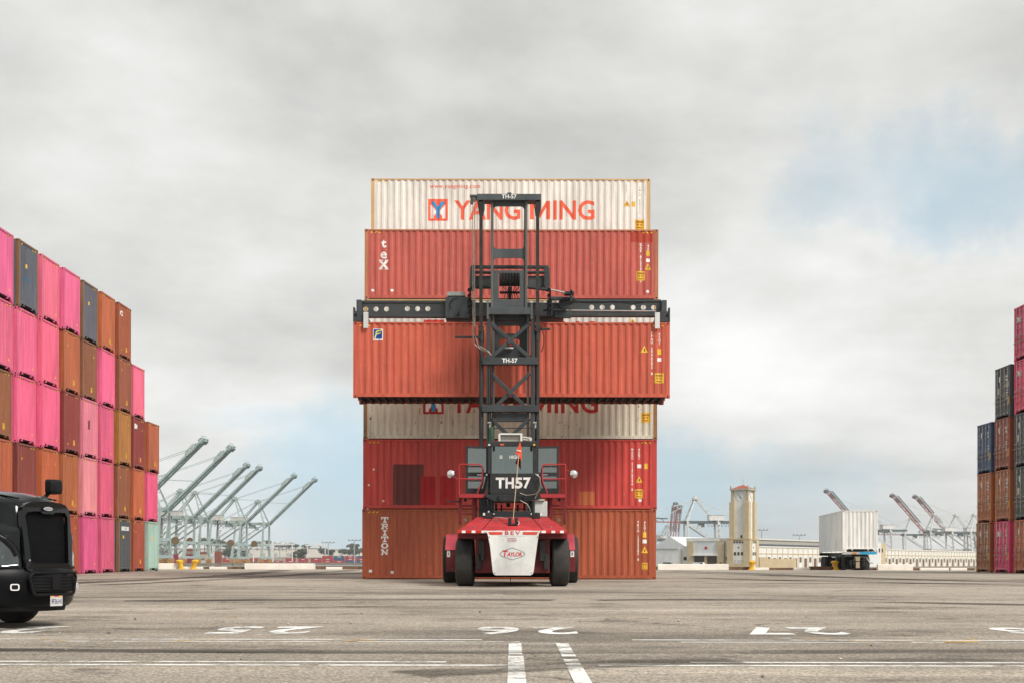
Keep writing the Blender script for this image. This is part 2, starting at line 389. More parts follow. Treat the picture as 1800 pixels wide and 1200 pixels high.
def make_worn(name, col, lo, hi, scale=3.0, stretch=(1,1,1)):
    """road paint or rubber laid on the asphalt, worn through in flakes"""
    m, nt, b, out = new_mat(name); v, oi = obj_coord(nt)
    n = mth(nt, 'ADD', mth(nt, 'MULTIPLY', nz(nt, v, scale, 9, 0.78, stretch), 0.6), mth(nt, 'MULTIPLY', nz(nt, v, scale*0.22, 4, 0.6, stretch), 0.4))
    f = mrange(nt, n, lo, hi, 0, 1, True)
    b.inputs['Roughness'].default_value = 0.8; b.inputs['Specular IOR Level'].default_value = 0.25
    k = mrange(nt, nz(nt, v, 12, 5), 0.3, 0.7, 0.8, 1.1)
    c = nt.nodes.new('ShaderNodeVectorMath'); c.operation = 'SCALE'; c.inputs[0].default_value = col; nt.links.new(k, c.inputs['Scale']); nt.links.new(c.outputs[0], b.inputs['Base Color'])
    t = nt.nodes.new('ShaderNodeBsdfTransparent'); mx = nt.nodes.new('ShaderNodeMixShader')
    nt.links.new(f, mx.inputs[0]); nt.links.new(t.outputs[0], mx.inputs[1]); nt.links.new(b.outputs[0], mx.inputs[2]); nt.links.new(mx.outputs[0], out.inputs[0])
    return m
LINEW = make_worn('line_paint_white', (0.76, 0.74, 0.70), 0.38, 0.52, 4.0)
LINEN = make_worn('number_paint', (0.78, 0.77, 0.74), 0.37, 0.52, 5.0)
LINEF = make_worn('line_paint_faded', (0.62, 0.60, 0.56), 0.50, 0.60, 4.0)
LINEY = make_worn('line_paint_yellow', (0.62, 0.38, 0.12), 0.47, 0.60, 3.0)
SKID = make_worn('tyre_rubber_marks', (0.050, 0.044, 0.038), 0.38, 0.64, 1.2, (0.25, 2.2, 1))
QUAY = 104.0
ym = MB(); nx, ny = 12, 18
xs = [-170+340*i/nx for i in range(nx+1)]; ys = [-60, -30, 0, 10, 20, 30, 40, 50, 60, 70, 77, 80, 85, 90, 94, 97, 100, 102, QUAY]
for y in ys:
    for x in xs: ym.v.append((x, y, gz(y)))
for j in range(ny):
    for i in range(nx): a = j*(nx+1)+i; ym.f.append((a, a+1, a+nx+2, a+nx+1))
yard = structure(ym.build('yard_ground', ASPHALT))
qm = MB().box(-170, 170, QUAY+0.002, QUAY+1.1, -5, gz(QUAY)-0.02)
quay = structure(qm.build('quay_edge', CONCRETE))

def strip(name, mat, x0, x1, y0, y1, lift=0.004, skew=0.0):
    m = MB(); m.add([(x0, y0, gz(y0)+lift), (x1, y0, gz(y0)+lift), (x1+skew, y1, gz(y1)+lift), (x0+skew, y1, gz(y1)+lift)], [(0,1,2,3)])
    return m.build(name, mat, yard)
# long lines across the yard (parallel to the picture), as dashes of uneven length
def dashes(y, w, segs, mat=LINEW, lift=0.004):
    for a, b in segs: strip('painted_line', mat, a, b, y-w/2, y+w/2, lift)
dashes(23.25, 0.10, [(-8, -2.2), (-1.0, 3.2), (3.8, 14)], LINEF)
dashes(19.35, 0.12, [(-9, 9.5)], LINEF)
dashes(18.95, 0.14, [(-9, -0.4), (1.6, 11)], LINEW)
dashes(18.50, 0.11, [(-9, -6.6), (-6.1, -5.5), (-5.2, -2.4), (-2.0, 0.1), (2.2, 4.8), (5.2, 10)], LINEW)
dashes(18.25, 0.07, [(0.0, 0.62)], LINEW)
dashes(15.15, 0.14, [(-7, -0.7), (1.9, 7)], LINEW)
dashes(14.72, 0.16, [(-7, -2.2), (-2.0, -0.05), (0.9, 7)], LINEW)
strip('painted_line', LINEW, -0.04, 0.12, 16.2, 18.15, 0.008); strip('painted_line', LINEW, -0.04, 0.13, 11.0, 16.0, 0.008)
strip('painted_line', LINEW, 0.56, 0.72, 15.9, 18.15, 0.008); strip('painted_line', LINEW, 0.56, 0.72, 11.0, 15.5, 0.008)
for x in (-7.3, -6.2, -4.6, -3.2, -2.1, 4.3, 5.6, 8.2, 9.1):
    strip('yellow_mark', LINEY, x, x+0.45, 18.45, 19.3, 0.010, random.choice((-0.5, 0.5)))
dashes(25.6, 0.10, [(-9, -3), (0.5, 3)], LINEY); dashes(27.0, 0.08, [(-8, -5), (1, 4)], LINEY)
# lane numbers, painted to be read from the far side
def ground_number(s, x, y, h=1.8, wide=0.78, mat=LINEN):
    bm = text_bm(s, h, 0.04, 1.25, width=1.5 if h > 1.65 else 1.3)
    me = bm_mesh(bm, 'lane_number', lambda c: Vector((x-c.x, y-c.y, gz(y-c.y)+0.006)), mat)
    return put('lane_number', me, None, yard)
for i, s in enumerate(('24', '25', '26', '27', '28')):
    ground_number(s, 0.22+3.90*(i-2), 21.15)
    dashes(19.95, 0.10, [(-0.75+3.94*(i-2), -0.15+3.94*(i-2)), (0.3+3.94*(i-2), 0.85+3.94*(i-2))], LINEF)
# a second, worn row of marks far down the yard
for i, x in enumerate((-15.1, -11.2, -7.3, -3.4, 0.55, 4.5, 8.4, 12.3, 16.2)):
    ground_number(str(21+i), x, 45.2, 1.6, 0.75, LINEF)
    dashes(44.0, 0.2, [(x-1.0, x-0.2), (x+0.1, x+0.9)], LINEF)
dashes(45.9, 0.25, [(-17, -13), (-11.5, -8.2), (9, 11.4), (13.2, 19)], LINEF)
strip('painted_line', LINEF, -1.4, -0.25, 36.8, 38.6, 0.006); strip('painted_line', LINEF, -2.2, -1.2, 38.6, 39.2, 0.006, 0.5)
# rubber tyre marks sweeping round behind the stack
def skid(pts, w):
    m = MB(); n = len(pts); vs = []
    for i, (x, y) in enumerate(pts):
        a = Vector(pts[max(i-1, 0)]); b = Vector(pts[min(i+1, n-1)]); d = (b-a).normalized(); q = Vector((-d.y, d.x))*(w/2)
        for s_ in (-1, 1): vs.append((x+q.x*s_, y+q.y*s_, gz(y+q.y*s_)+0.012))
    m.add(vs, [(2*i, 2*i+1, 2*i+3, 2*i+2) for i in range(n-1)]); return m.build('tyre_mark', SKID, yard)
def arc(p0, p1, p2, n=16): return [tuple((Vector(p0)*(1-t)**2 + Vector(p1)*2*t*(1-t) + Vector(p2)*t*t)) for t in [i/n for i in range(n+1)]]
skid(arc((-16, 50), (-11, 66), (-15, 92)), 1.3); skid(arc((-14, 48), (-9, 62), (-10.5, 95)), 0.9); skid(arc((-20, 54), (-13, 58), (-7, 76)), 1.6)
skid(arc((17, 60), (12, 66), (6, 90)), 1.1); skid(arc((20, 54), (13, 62), (10, 92)), 1.5); skid(arc((8, 62), (14, 52), (22, 47)), 1.2)
skid(arc((-9, 33), (-3, 35), (1, 34)), 0.9); skid(arc((2, 34), (6, 36), (13, 30)), 0.8); skid(arc((-8, 17), (0, 16.2), (7, 17.0)), 0.5)
skid(arc((-1, 13.6), (1.2, 15.2), (2.4, 15.4)), 0.8)
# litter and pebbles
for i in range(26):
    x, y = random.uniform(-7, 7), random.uniform(13, 30); r = random.uniform(0.012, 0.03)
    pm = MB(); pm.lathe([(r*0.5, 0), (r, r*0.5), (r*0.6, r*1.0), (0.0001, r*1.15)], (0,0,0), 'z', 7)
    o = pm.build('pebble', STEEL if i % 3 else CONCRETE, yard); o.location = (x, y, gz(y)); o.rotation_euler = (0,0,i)
# ---------------------------------------------------------------- shipping containers
CL, CW, CHT = 12.192, 2.438, 2.896
PIT, DEP = 0.2785, 0.036
def corr(span):
    """break points (u, depth) of the trapezoidal corrugation over -span/2..span/2"""
    n = int((span-0.08)/PIT); start = -n*PIT/2; pts = [(-span/2, 0.0)]
    for i in range(n):
        u = start+i*PIT
        pts += [(u+0.036, 0.0), (u+0.104, DEP), (u+0.174, DEP), (u+0.242, 0.0)]
    pts.append((span/2, 0.0)); return pts
SIDE_SPAN, END_SPAN = CL-0.30, CW-0.26
SIDE_P, END_P = corr(SIDE_SPAN), corr(END_SPAN)
def depth_at(P, u):
    if u <= P[0][0] or u >= P[-1][0]: return 0.0
    for (a, da), (b, db) in zip(P[:-1], P[1:]):
        if a <= u <= b: return da if b-a < 1e-9 else da+(db-da)*(u-a)/(b-a)
    return 0.0
def wall_mesh(name, P, f, z0, z1):
    m = MB(); n = len(P)
    for z in (z0, z1):
        for u, d in P: m.v.append(f(u, d, z))
    for i in range(n-1): m.f.append((i, i+1, n+i+1, n+i))
    return m.mesh(name, False)
YF = -CW/2+0.016
XF = CL/2-0.020
Z0, Z1 = 0.165, CHT-0.062
ME = {}
GALV = plain('galvanised_rod', (0.48, 0.45, 0.40), 0.55, 0.3, var=0.35, scale=5)
def cont_meshes():
    ME['side_wall_front'] = wall_mesh('side_wall', SIDE_P, lambda u, d, z: (u, YF+d, z), Z0-0.01, Z1+0.01)
    ME['side_wall_back'] = wall_mesh('side_wall', SIDE_P, lambda u, d, z: (-u, -YF-d, z), Z0-0.01, Z1+0.01)
    ME['end_wall'] = wall_mesh('end_wall', END_P, lambda u, d, z: (XF-d, u, z), 0.26, Z1-0.02)
    # door leaf with pressed horizontal ribs
    for s, nm in ((-1, 'door_a'), (1, 'door_b')):
        m = MB(); y0, y1 = (0.012, CW/2-0.13) if s > 0 else (-CW/2+0.13, -0.012)
        xf = -CL/2+0.03
        m.box(xf, xf+0.05, y0, y0+0.07, 0.19, CHT-0.11); m.box(xf, xf+0.05, y1-0.07, y1, 0.19, CHT-0.11)
        prof = [(0.19, 0.0)]; n = 5; h = (CHT-0.30)/n
        for i in range(n):
            a = 0.19+i*h; prof += [(a+h*0.30, 0.0), (a+h*0.40, 0.036), (a+h*0.72, 0.036), (a+h*0.82, 0.0)]
        prof.append((CHT-0.11, 0.0))
        vs = [(xf+0.008+d, y, z) for z, d in prof for y in (y0+0.07, y1-0.07)]
        m.add(vs, [(2*i, 2*i+1, 2*i+3, 2*i+2) for i in range(len(prof)-1)])
        ME[nm] = m.mesh('door')
    m = MB(); m.tube((0, 0, 0.15), (0, 0, CHT-0.09), 0.021, 8)
    for z in (0.24, 0.75, 1.35, 2.0, 2.62): m.box(-0.02, 0.035, -0.05, 0.05, z-0.035, z+0.035)
    m.bar((-0.03, 0.0, 1.02), (-0.03, 0.42, 0.98), 0.03, 0.02); m.box(-0.035, 0.02, 0.02, 0.30, 1.24, 1.27)
    ME['rod'] = m.mesh('locking_rod')
    # roof and floor
    m = MB(); m.box(-CL/2+0.12, CL/2-0.12, -CW/2+0.07, CW/2-0.07, CHT-0.045, CHT-0.028); ME['roof'] = m.mesh('roof')
    m = MB(); m.box(-CL/2+0.06, CL/2-0.06, -CW/2+0.06, CW/2-0.06, 0.135, 0.16); ME['floor'] = m.mesh('floor')
    m = MB(); m.box(-0.022, 0.022, -CW/2+0.07, CW/2-0.07, 0.02, 0.134); m.box(-0.05, 0.05, -CW/2+0.07, CW/2-0.07, 0.012, 0.02); ME['xmem'] = m.mesh('cross_member')
    for nm, sx, sy in (('post_fl', 1, -1), ('post_bl', -1, -1), ('post_fr', 1, 1), ('post_br', -1, 1)):
        m = MB(); x1 = sx*(CL/2-0.006); x0 = sx*(CL/2-0.155); y1 = sy*(CW/2-0.006); y0 = sy*(CW/2-0.13)
        m.box(min(x0,x1), max(x0,x1), min(y0,y1), max(y0,y1), 0.119, CHT-0.119); ME[nm] = m.mesh('corner_post')
    for nm, sy in (('rail_f', -1), ('rail_b', 1)):
        y1, y0 = sy*(CW/2-0.004), sy*(CW/2-0.065)
        m = MB(); m.box(-CL/2+0.179, CL/2-0.179, min(y0,y1), max(y0,y1), CHT-0.062, CHT-0.006); ME['top_'+nm] = m.mesh('top_rail')
        m = MB(); m.box(-CL/2+0.156, CL/2-0.156, min(y0,y1), max(y0,y1), 0.035, 0.165); ME['bot_'+nm] = m.mesh('bottom_rail')
    for nm, sx in (('end_f', 1), ('end_b', -1)):
        x1, x0 = sx*(CL/2-0.004), sx*(CL/2-0.09)
        m = MB(); m.box(min(x0,x1), max(x0,x1), -CW/2+0.163, CW/2-0.163, CHT-0.082, CHT-0.006); ME['top_'+nm] = m.mesh('top_rail')
        m = MB(); m.box(min(x0,x1), max(x0,x1), -CW/2+0.131, CW/2-0.131, 0.18, 0.275)
        for s in (-1, 1):
            m.prism([(s*(CW/2-0.164), 0.179), (s*(CW/2-0.164), 0.005), (s*(CW/2-0.19), 0.005), (s*(CW/2-0.36), 0.179)], lambda p: (x0, p[0], p[1]), lambda p: (x1, p[0], p[1]))
            m.box(min(x0,x1), max(x0,x1), s*0.55-0.04, s*0.55+0.04, 0.09, 0.179)
        ME['bot_'+nm] = m.mesh('bottom_rail')
    # corner casting; near-black raised plugs stand in for shade in its oval openings
    m = MB(); m.box(-0.089, 0.089, -0.081, 0.081, -0.059, 0.059); ME['cast'] = m.mesh('corner_casting')
    m = MB(); m.prism(rrect(-0.032, 0.032, -0.04, 0.04, 0.03, 3), lambda p: (p[0], -0.0835, p[1]), lambda p: (p[0], 0.0835, p[1]))
    m.prism(rrect(-0.032, 0.032, -0.04, 0.04, 0.03, 3), lambda p: (-0.0915, p[0], p[1]), lambda p: (0.0915, p[0], p[1])); ME['hole_shade'] = m.mesh('opening_shade_plug')
    for k, q in ME.items():
        q.materials.append(PLY if k in ('floor', 'xmem', 'hole_shade') else (GALV if k == 'rod' else CPAINT))
    for p in ME['rod'].polygons: p.use_smooth = True
cont_meshes()
SETS = {'side': ['side_wall_front','side_wall_back','end_wall','door_a','door_b','roof','floor','post_fl','post_bl','post_fr','post_br','top_rail_f','top_rail_b','bot_rail_f','bot_rail_b','top_end_f','top_end_b','bot_end_f','bot_end_b'],
        'end': ['side_wall_front','side_wall_back','end_wall','door_a','door_b','roof','floor','post_fl','post_fr','post_bl','post_br','top_rail_f','bot_rail_f','top_rail_b','bot_rail_b','top_end_f','bot_end_f'],
        'door': ['side_wall_front','side_wall_back','end_wall','door_a','door_b','roof','floor','post_bl','post_br','post_fl','post_fr','top_rail_f','bot_rail_f','top_rail_b','bot_rail_b','top_end_b','bot_end_b']}
def container(loc, col, label, mode='side', group=None, rz=0.0, rust=0.12, postcol=None, postrust=None, floor_beams=False):
    root = thing('shipping_container', loc, label, 'container', group, rz)
    c4 = (*col[:3], rust); pc = (*(postcol or col)[:3], rust+0.12 if postrust is None else postrust)
    for k in SETS[mode]:
        nm = ME[k].name.split('.')[0]
        o = put(nm, ME[k], None, root, pc if nm in ('corner_post', 'top_rail') else c4)
        if nm == 'door' and mode == 'door':
            for y in ((0.30, 0.86) if k == 'door_b' else (-0.30, -0.86)):
                put('locking_rod', ME['rod'], None, o, None, loc=(-CL/2+0.0, y, 0))
    ends = {'side': (-1, 1), 'end': (1,), 'door': (-1,)}[mode]
    for sx in ends:
        for sy in (-1, 1):
            for z in (0.059, CHT-0.059):
                cc = put('corner_casting', ME['cast'], None, root, pc, loc=(sx*(CL/2-0.089), sy*(CW/2-0.081), z))
                put('opening_shade_plug', ME['hole_shade'], None, cc)
    if floor_beams:
        for i in range(40): put('cross_member', ME['xmem'], None, root, loc=(-CL/2+0.25+i*(CL-0.5)/39, 0, 0))
    return root
def on_wall(bm, where, lift=0.004):
    """lay a flat bmesh (x = along the wall, y = up) on the corrugated side ('side') or end ('end') of a container"""
    P = SIDE_P if where == 'side' else END_P
    us = [v.co.x for v in bm.verts]
    if not us: return bm
    lo, hi = min(us), max(us)
    for u, d in P:
        if lo < u < hi:
            bmesh.ops.bisect_plane(bm, geom=bm.verts[:]+bm.edges[:]+bm.faces[:], plane_co=(u,0,0), plane_no=(1,0,0))
    for v in bm.verts:
        u, w = v.co.x, v.co.y; d = depth_at(P, u)
        v.co = Vector((u, YF+d-lift, w)) if where == 'side' else Vector((XF-d+lift, u, w))
    return bm
def decal(root, name, bm, where, col, lift=0.004):
    me = bm_mesh(on_wall(bm, where, lift), name, None, DECAL); return put(name, me, None, root, (*col[:3], 1))
def shift(bm, dx, dy):
    for v in bm.verts: v.co.x += dx; v.co.y += dy
    return bm
def stacked(s, u, top, size, step=None, bold=0.04, sx=0.9):
    """lettering stacked one character under another"""
    bm = bmesh.new(); y = top
    for ch in s:
        if ch != ' ': merge_bm(bm, text_bm(ch, size, bold, 1, sx), u, y-size/2)
        y -= (step or size*1.25)
    return bm
WHITE, YEL, RED, BLUE = (0.80, 0.79, 0.76), (0.80, 0.46, 0.055), (0.70, 0.085, 0.045), (0.02, 0.30, 0.62)
def rect(x0, x1, y0, y1): return [(x0,y0),(x1,y0),(x1,y1),(x0,y1)]
def sticker(root, kind, u, w, where='side', s=1.0):
    if kind == 'tri':
        decal(root, 'warning_sticker', poly_bm([[(u-0.15*s, w-0.12*s), (u+0.15*s, w-0.12*s), (u, w+0.15*s)]]), where, YEL)
        decal(root, 'warning_mark', poly_bm([[(u-0.02*s, w-0.07*s), (u+0.025*s, w-0.07*s), (u+0.035*s, w+0.06*s), (u-0.01*s, w+0.03*s)]]), where, (0.05,0.04,0.03), 0.007)
    elif kind == 'plate':
        decal(root, 'data_sticker', poly_bm([rect(u-0.2*s, u+0.2*s, w-0.22*s, w+0.22*s)]), where, YEL)
        decal(root, 'sticker_print', poly_bm([rect(u-0.15*s, u+0.15*s, w+0.08*s, w+0.15*s), rect(u-0.12*s, u-0.04*s, w-0.04*s, w+0.03*s), rect(u+0.03*s, u+0.10*s, w-0.04*s, w+0.03*s), rect(u-0.12*s, u+0.10*s, w-0.16*s, w-0.11*s)]), where, (0.34,0.16,0.03), 0.007)
    elif kind == 'small': decal(root, 'height_sticker', poly_bm([rect(u-0.075*s, u+0.075*s, w-0.11*s, w+0.11*s)]), where, YEL)
    elif kind == 'white': decal(root, 'white_sticker', poly_bm([rect(u-0.08*s, u+0.08*s, w-0.07*s, w+0.07*s)]), where, WHITE)
def hazard(root, where='side', sides=(-1, 1)):
    for s in sides:
        half = CL/2 if where == 'side' else CW/2
        pol = [[(s*(half-0.24-0.16*i), CHT-0.16), (s*(half-0.24-0.16*i)-s*0.07, CHT-0.16), (s*(half-0.24-0.16*i)-s*0.13, CHT-0.09), (s*(half-0.24-0.16*i)-s*0.06, CHT-0.09)] for i in range(3)]
        decal(root, 'hazard_stripes', poly_bm(pol), where, YEL, 0.006)

# centre stack: front row five high, one white container showing above it in the next row
D1 = 58.96; FX = -0.06
def tier(k): return gz(D1)+CHT*k
FRONT = []
yfront = D1+CW/2
specs = [((0.37, 0.085, 0.038), 'rust orange container with stacked white slab letters, lowest of the centre stack', 0.10, -0.06),
         ((0.52, 0.058, 0.048), 'faded red container with dark repainted patches, second from ground in centre stack', 0.16, -0.03),
         ((0.62, 0.565, 0.46), 'rust streaked cream container under the lifted container in the centre stack', 0.62, -0.02),
         ((0.62, 0.60, 0.55), 'white container mostly hidden behind the lifted container and spreader beam', 0.18, 0.0),
         ((0.47, 0.100, 0.076), 'faded red container with stacked white letters on top of the front row', 0.13, 0.02)]
for k, (c, lab, ru, dx) in enumerate(specs):
    pc = {2: (0.30, 0.15, 0.06), 4: (0.44, 0.17, 0.085), 3: (0.45, 0.30, 0.14)}.get(k)
    FRONT.append(container((FX+dx, yfront, tier(k)), c, lab, 'side', 'containers of the centre stack', rust=ru, postcol=pc))
D2 = 62.0
for k in range(6):
    lab = 'white container with red lettering and tan corner posts, topmost of the centre stack' if k == 5 else 'brown container hidden behind the front row, %s under the topmost white one' % ('fifth', 'fourth', 'third', 'second', 'next')[k]
    c = container((-0.08, D2+CW/2, gz(D2)+CHT*k), (0.70, 0.68, 0.62) if k == 5 else (0.25, 0.07, 0.04), lab, 'side', 'containers of the centre stack' if k == 5 else 'hidden containers of the centre stack',
                  rust=0.17 if k == 5 else 0.2, postcol=(0.55, 0.36, 0.17) if k == 5 else None, postrust=0.30 if k == 5 else None)
TOPW = c
# ... the container in the air
DH = 54.7
HELD = container((-0.03, DH+CW/2, CAMH+(985-698.5)*DH/2500), (0.51, 0.100, 0.058), 'bright orange red container lifted by the handler, blue and yellow sign on its side', 'side', rust=0.05, postcol=(0.52, 0.10, 0.058), postrust=0.08, floor_beams=True)

def ym_logo(root, u0, w0, s, rcol):
    """red square sign with a white M and blue Y, and the two words beside it"""
    decal(root, 'logo_panel', poly_bm([rect(u0, u0+0.86*s, w0, w0+0.95*s)]), 'side', rcol)
    a = lambda x, y: (u0+x*0.86*s, w0+y*0.95*s)
    decal(root, 'logo_white', poly_bm([[a(0.12,0.10), a(0.28,0.10), a(0.28,0.28), a(0.33,0.22), a(0.40,0.36), a(0.40,0.45), a(0.16,0.72), a(0.12,0.74)], [a(0.88,0.10), a(0.72,0.10), a(0.72,0.28), a(0.67,0.22), a(0.60,0.36), a(0.60,0.45), a(0.84,0.72), a(0.88,0.74)]]), 'side', WHITE, 0.006)
    decal(root, 'logo_blue', poly_bm([[a(0.42,0.12), a(0.58,0.12), a(0.58,0.48), a(0.86,0.88), a(0.68,0.88), a(0.5,0.62), a(0.32,0.88), a(0.14,0.88), a(0.42,0.48)]]), 'side', BLUE, 0.009)
    h = 0.80*s; a0, m0 = u0+1.14*s, w0+0.07*s
    decal(root, 'lettering', shift(text_bm('YANG', h, 0.03, 1.0, width=2.88*s), a0+1.44*s, m0+h/2), 'side', rcol)
    x0, x1, t = a0+3.30*s, a0+4.18*s, 0.165*s; xm = (x0+x1)/2
    decal(root, 'lettering', poly_bm([rect(x0, x0+t, m0, m0+h), rect(x1-t, x1, m0, m0+h), [(x0+t, m0+h), (x0+t, m0+h*0.66), (xm, m0+h*0.06), (xm, m0+h*0.40)], [(x1-t, m0+h), (xm, m0+h*0.40), (xm, m0+h*0.06), (x1-t, m0+h*0.66)]]), 'side', rcol)
    decal(root, 'lettering', shift(text_bm('ING', h, 0.03, 1.0, width=1.80*s), a0+5.22*s, m0+h/2), 'side', rcol)
def id_marks(root, num, kind, u, top, size=0.115, u2=None, top2=None):
    decal(root, 'serial_number', stacked(num, u, top, size), 'side', WHITE)
    if kind: decal(root, 'type_code', stacked(kind, u2, top2, size), 'side', WHITE)
# topmost white container: z=62.0 -> 40.3 px/m
ym_logo(TOPW, -3.60, CHT-1.84, 1.0, (0.78, 0.13, 0.065))
decal(TOPW, 'web_address', shift(text_bm('www.yangming.com', 0.17, 0.02, 1.12, 1.0), -2.43, CHT-0.36), 'side', (0.72, 0.13, 0.07))
sticker(TOPW, 'tri', 5.07, CHT-1.08); sticker(TOPW, 'small', 5.35, CHT-1.10); sticker(TOPW, 'plate', 5.63, CHT-2.0, s=1.0)
decal(TOPW, 'serial_number', stacked('YMLU 880512 1', 5.63, CHT-0.35, 0.075, 0.11), 'side', (0.25,0.25,0.25)); hazard(TOPW)
decal(TOPW, 'type_code', stacked('45G1', 5.05, CHT-0.25, 0.06, 0.10), 'side', (0.35,0.35,0.35))
# faded red, top of front row
T = FRONT[4]
bm = bmesh.new()
for ch, dy, s in (('t', 0.60, 0.55), ('e', 1.08, 0.62), ('x', 1.47, 0.62)):
    merge_bm(bm, text_bm(ch, 0.40*s*1.55, 0.025 if ch == 'e' else 0.05, 1, 1.05), 0, CHT-dy)
merge_bm(bm, poly_bm([rect(-0.19,-0.03,-0.02,0.02), rect(0.05,0.2,-0.02,0.02), rect(-0.19,-0.02,0.34,0.38), rect(0.05,0.19,0.34,0.38)]), 0, CHT-1.65)
decal(T, 'lettering', shift(bm, -5.30, 0), 'side', WHITE)
decal(T, 'repainted_patch', poly_bm([rect(4.95, 5.86, CHT-0.52, CHT-0.10)]), 'side', (0.42, 0.055, 0.03), 0.003)
id_marks(T, 'GAE 8123456 2', '45', 5.36, CHT-0.58, 0.10, 5.67, CHT-0.62); sticker(T, 'small', 5.66, CHT-0.98); sticker(T, 'white', 5.66, CHT-1.28); sticker(T, 'tri', 5.66, CHT-1.55); sticker(T, 'plate', 5.36, CHT-1.92, s=0.9)
for u, w in ((-5.75, 0.36), (-4.95, 0.36), (5.65, 0.33)): sticker(T, 'white', u, w, s=0.7)
hazard(T, sides=(-1, 1))
# white one behind the spreader: same maker's sign, mostly hidden
ym_logo(FRONT[3], -3.62, CHT-1.80, 1.0, (0.55, 0.05, 0.035)); sticker(FRONT[3], 'tri', 5.05, CHT-0.92)
# cream, under the lifted container
ym_logo(FRONT[2], -3.62, CHT-1.85, 1.0, (0.42, 0.035, 0.03)); sticker(FRONT[2], 'plate', 5.62, CHT-1.98, s=0.95); hazard(FRONT[2])
# red with repainted patches
T = FRONT[1]
decal(T, 'repainted_patch', poly_bm([rect(-4.86, -3.58, 0.18, 1.86)]), 'side', (0.155, 0.042, 0.038), 0.003)
decal(T, 'repainted_patch', poly_bm([rect(-3.70, -3.08, 0.18, 1.36)]), 'side', (0.42, 0.018, 0.022), 0.006)
decal(T, 'repainted_patch', poly_bm([rect(-2.9, -2.25, 0.18, 1.38)]), 'side', (0.42, 0.020, 0.022), 0.003)
decal(T, 'repainted_patch', poly_bm([rect(2.88, 3.52, 0.18, 0.74)]), 'side', (0.62, 0.17, 0.07), 0.003)
id_marks(T, 'MAGU 51478246 8', '45G1', 5.07, CHT-0.36, 0.095, 5.35, CHT-0.36); sticker(T, 'white', 5.36, CHT-1.10, s=1.1); sticker(T, 'small', 5.64, CHT-1.10); sticker(T, 'tri', 5.36, CHT-1.66); sticker(T, 'plate', 5.35, CHT-2.24, s=0.85); sticker(T, 'white', 5.40, 0.38, s=0.8)
for u, w in ((-5.65, 1.65), (-5.85, 1.0), (-5.25, 0.34)): sticker(T, 'white', u, w, s=0.5)
hazard(T)
# lowest, with slab-serif letters down its side
T = FRONT[0]; bm = bmesh.new(); y = CHT-0.44
def slab(ch, cx, cy, w=0.30, h=0.235, t=0.07, sr=0.05):
    a = lambda x, yy: (cx+x*w/2, cy+yy*h/2); X, Y = t/(w/2), sr/(h/2)
    base = lambda x0, x1, top: rect(cx+x0*w/2, cx+x1*w/2, cy+h/2-sr if top else cy-h/2, cy+h/2 if top else cy-h/2+sr)
    st = lambda x: rect(cx+x*w/2-t/2, cx+x*w/2+t/2, cy-h/2, cy+h/2)
    if ch == 'T': return [rect(cx-w/2, cx+w/2, cy+h/2-sr, cy+h/2), rect(cx-w/2, cx-w/2+0.05, cy+h/2-0.10, cy+h/2-sr), rect(cx+w/2-0.05, cx+w/2, cy+h/2-0.10, cy+h/2-sr), rect(cx-t/2, cx+t/2, cy-h/2+sr, cy+h/2-sr), base(-0.55, 0.55, False)]
    if ch == 'I': return [base(-0.55, 0.55, True), base(-0.55, 0.55, False), rect(cx-t/2, cx+t/2, cy-h/2+sr, cy+h/2-sr)]
    if ch == 'N': return [base(-1, -0.3, True), base(0.45, 1, True), base(-1, -0.4, False), rect(cx-w*0.38, cx-w*0.38+0.055, cy-h/2+sr, cy+h/2-sr), rect(cx+w*0.38-0.055, cx+w*0.38, cy-h/2, cy+h/2-sr), [(cx-w*0.36, cy+h/2-sr*0.9), (cx-w*0.12, cy+h/2-sr*0.9), (cx+w*0.37, cy-h/2), (cx+w*0.2, cy-h/2)]]
    if ch == 'R': return [base(-1, -0.2, False), base(-1, -0.45, True), rect(cx-w*0.36, cx-w*0.36+t, cy-h/2+sr, cy+h/2), rect(cx-w*0.15, cx+w*0.28, cy+h/2-sr, cy+h/2), rect(cx-w*0.15, cx+w*0.28, cy-0.02, cy+0.025), [(cx+w*0.28, cy+h/2), (cx+w*0.43, cy+h/2-0.04), (cx+w*0.43, cy+0.02), (cx+w*0.28, cy-0.02), (cx+w*0.24, cy+0.03), (cx+w*0.24, cy+h/2-sr)], [(cx+w*0.02, cy-0.02), (cx+w*0.24, cy-0.02), (cx+w*0.48, cy-h/2), (cx+w*0.24, cy-h/2)]]
    if ch == 'O':
        o = []; n = 16
        for i in range(n):
            t0, t1 = 2*math.pi*i/n, 2*math.pi*(i+1)/n; q = lambda r1, r2, t_: (cx+math.cos(t_)*r1, cy+math.sin(t_)*r2)
            o.append([q(w/2, h/2, t0), q(w/2, h/2, t1), q(w/2-0.075, h/2-0.05, t1), q(w/2-0.075, h/2-0.05, t0)])
        return o
for ch in 'TRITON':
    merge_bm(bm, poly_bm(slab(ch, -5.16, y))); y -= 0.268
decal(T, 'lettering', bm, 'side', WHITE)
id_marks(T, 'TRIU 1234285 8', '45G1', 5.35, CHT-0.48, 0.095, 5.62, CHT-0.48); sticker(T, 'small', 5.62, CHT-1.05); sticker(T, 'white', 5.62, CHT-1.32, s=1.1); sticker(T, 'tri', 5.62, CHT-1.68); sticker(T, 'plate', 5.62, CHT-2.34, s=0.62)
for u, w in ((-5.75, 0.33), (-4.85, 0.28)): sticker(T, 'white', u, w, s=0.8)
hazard(T, sides=(-1,))
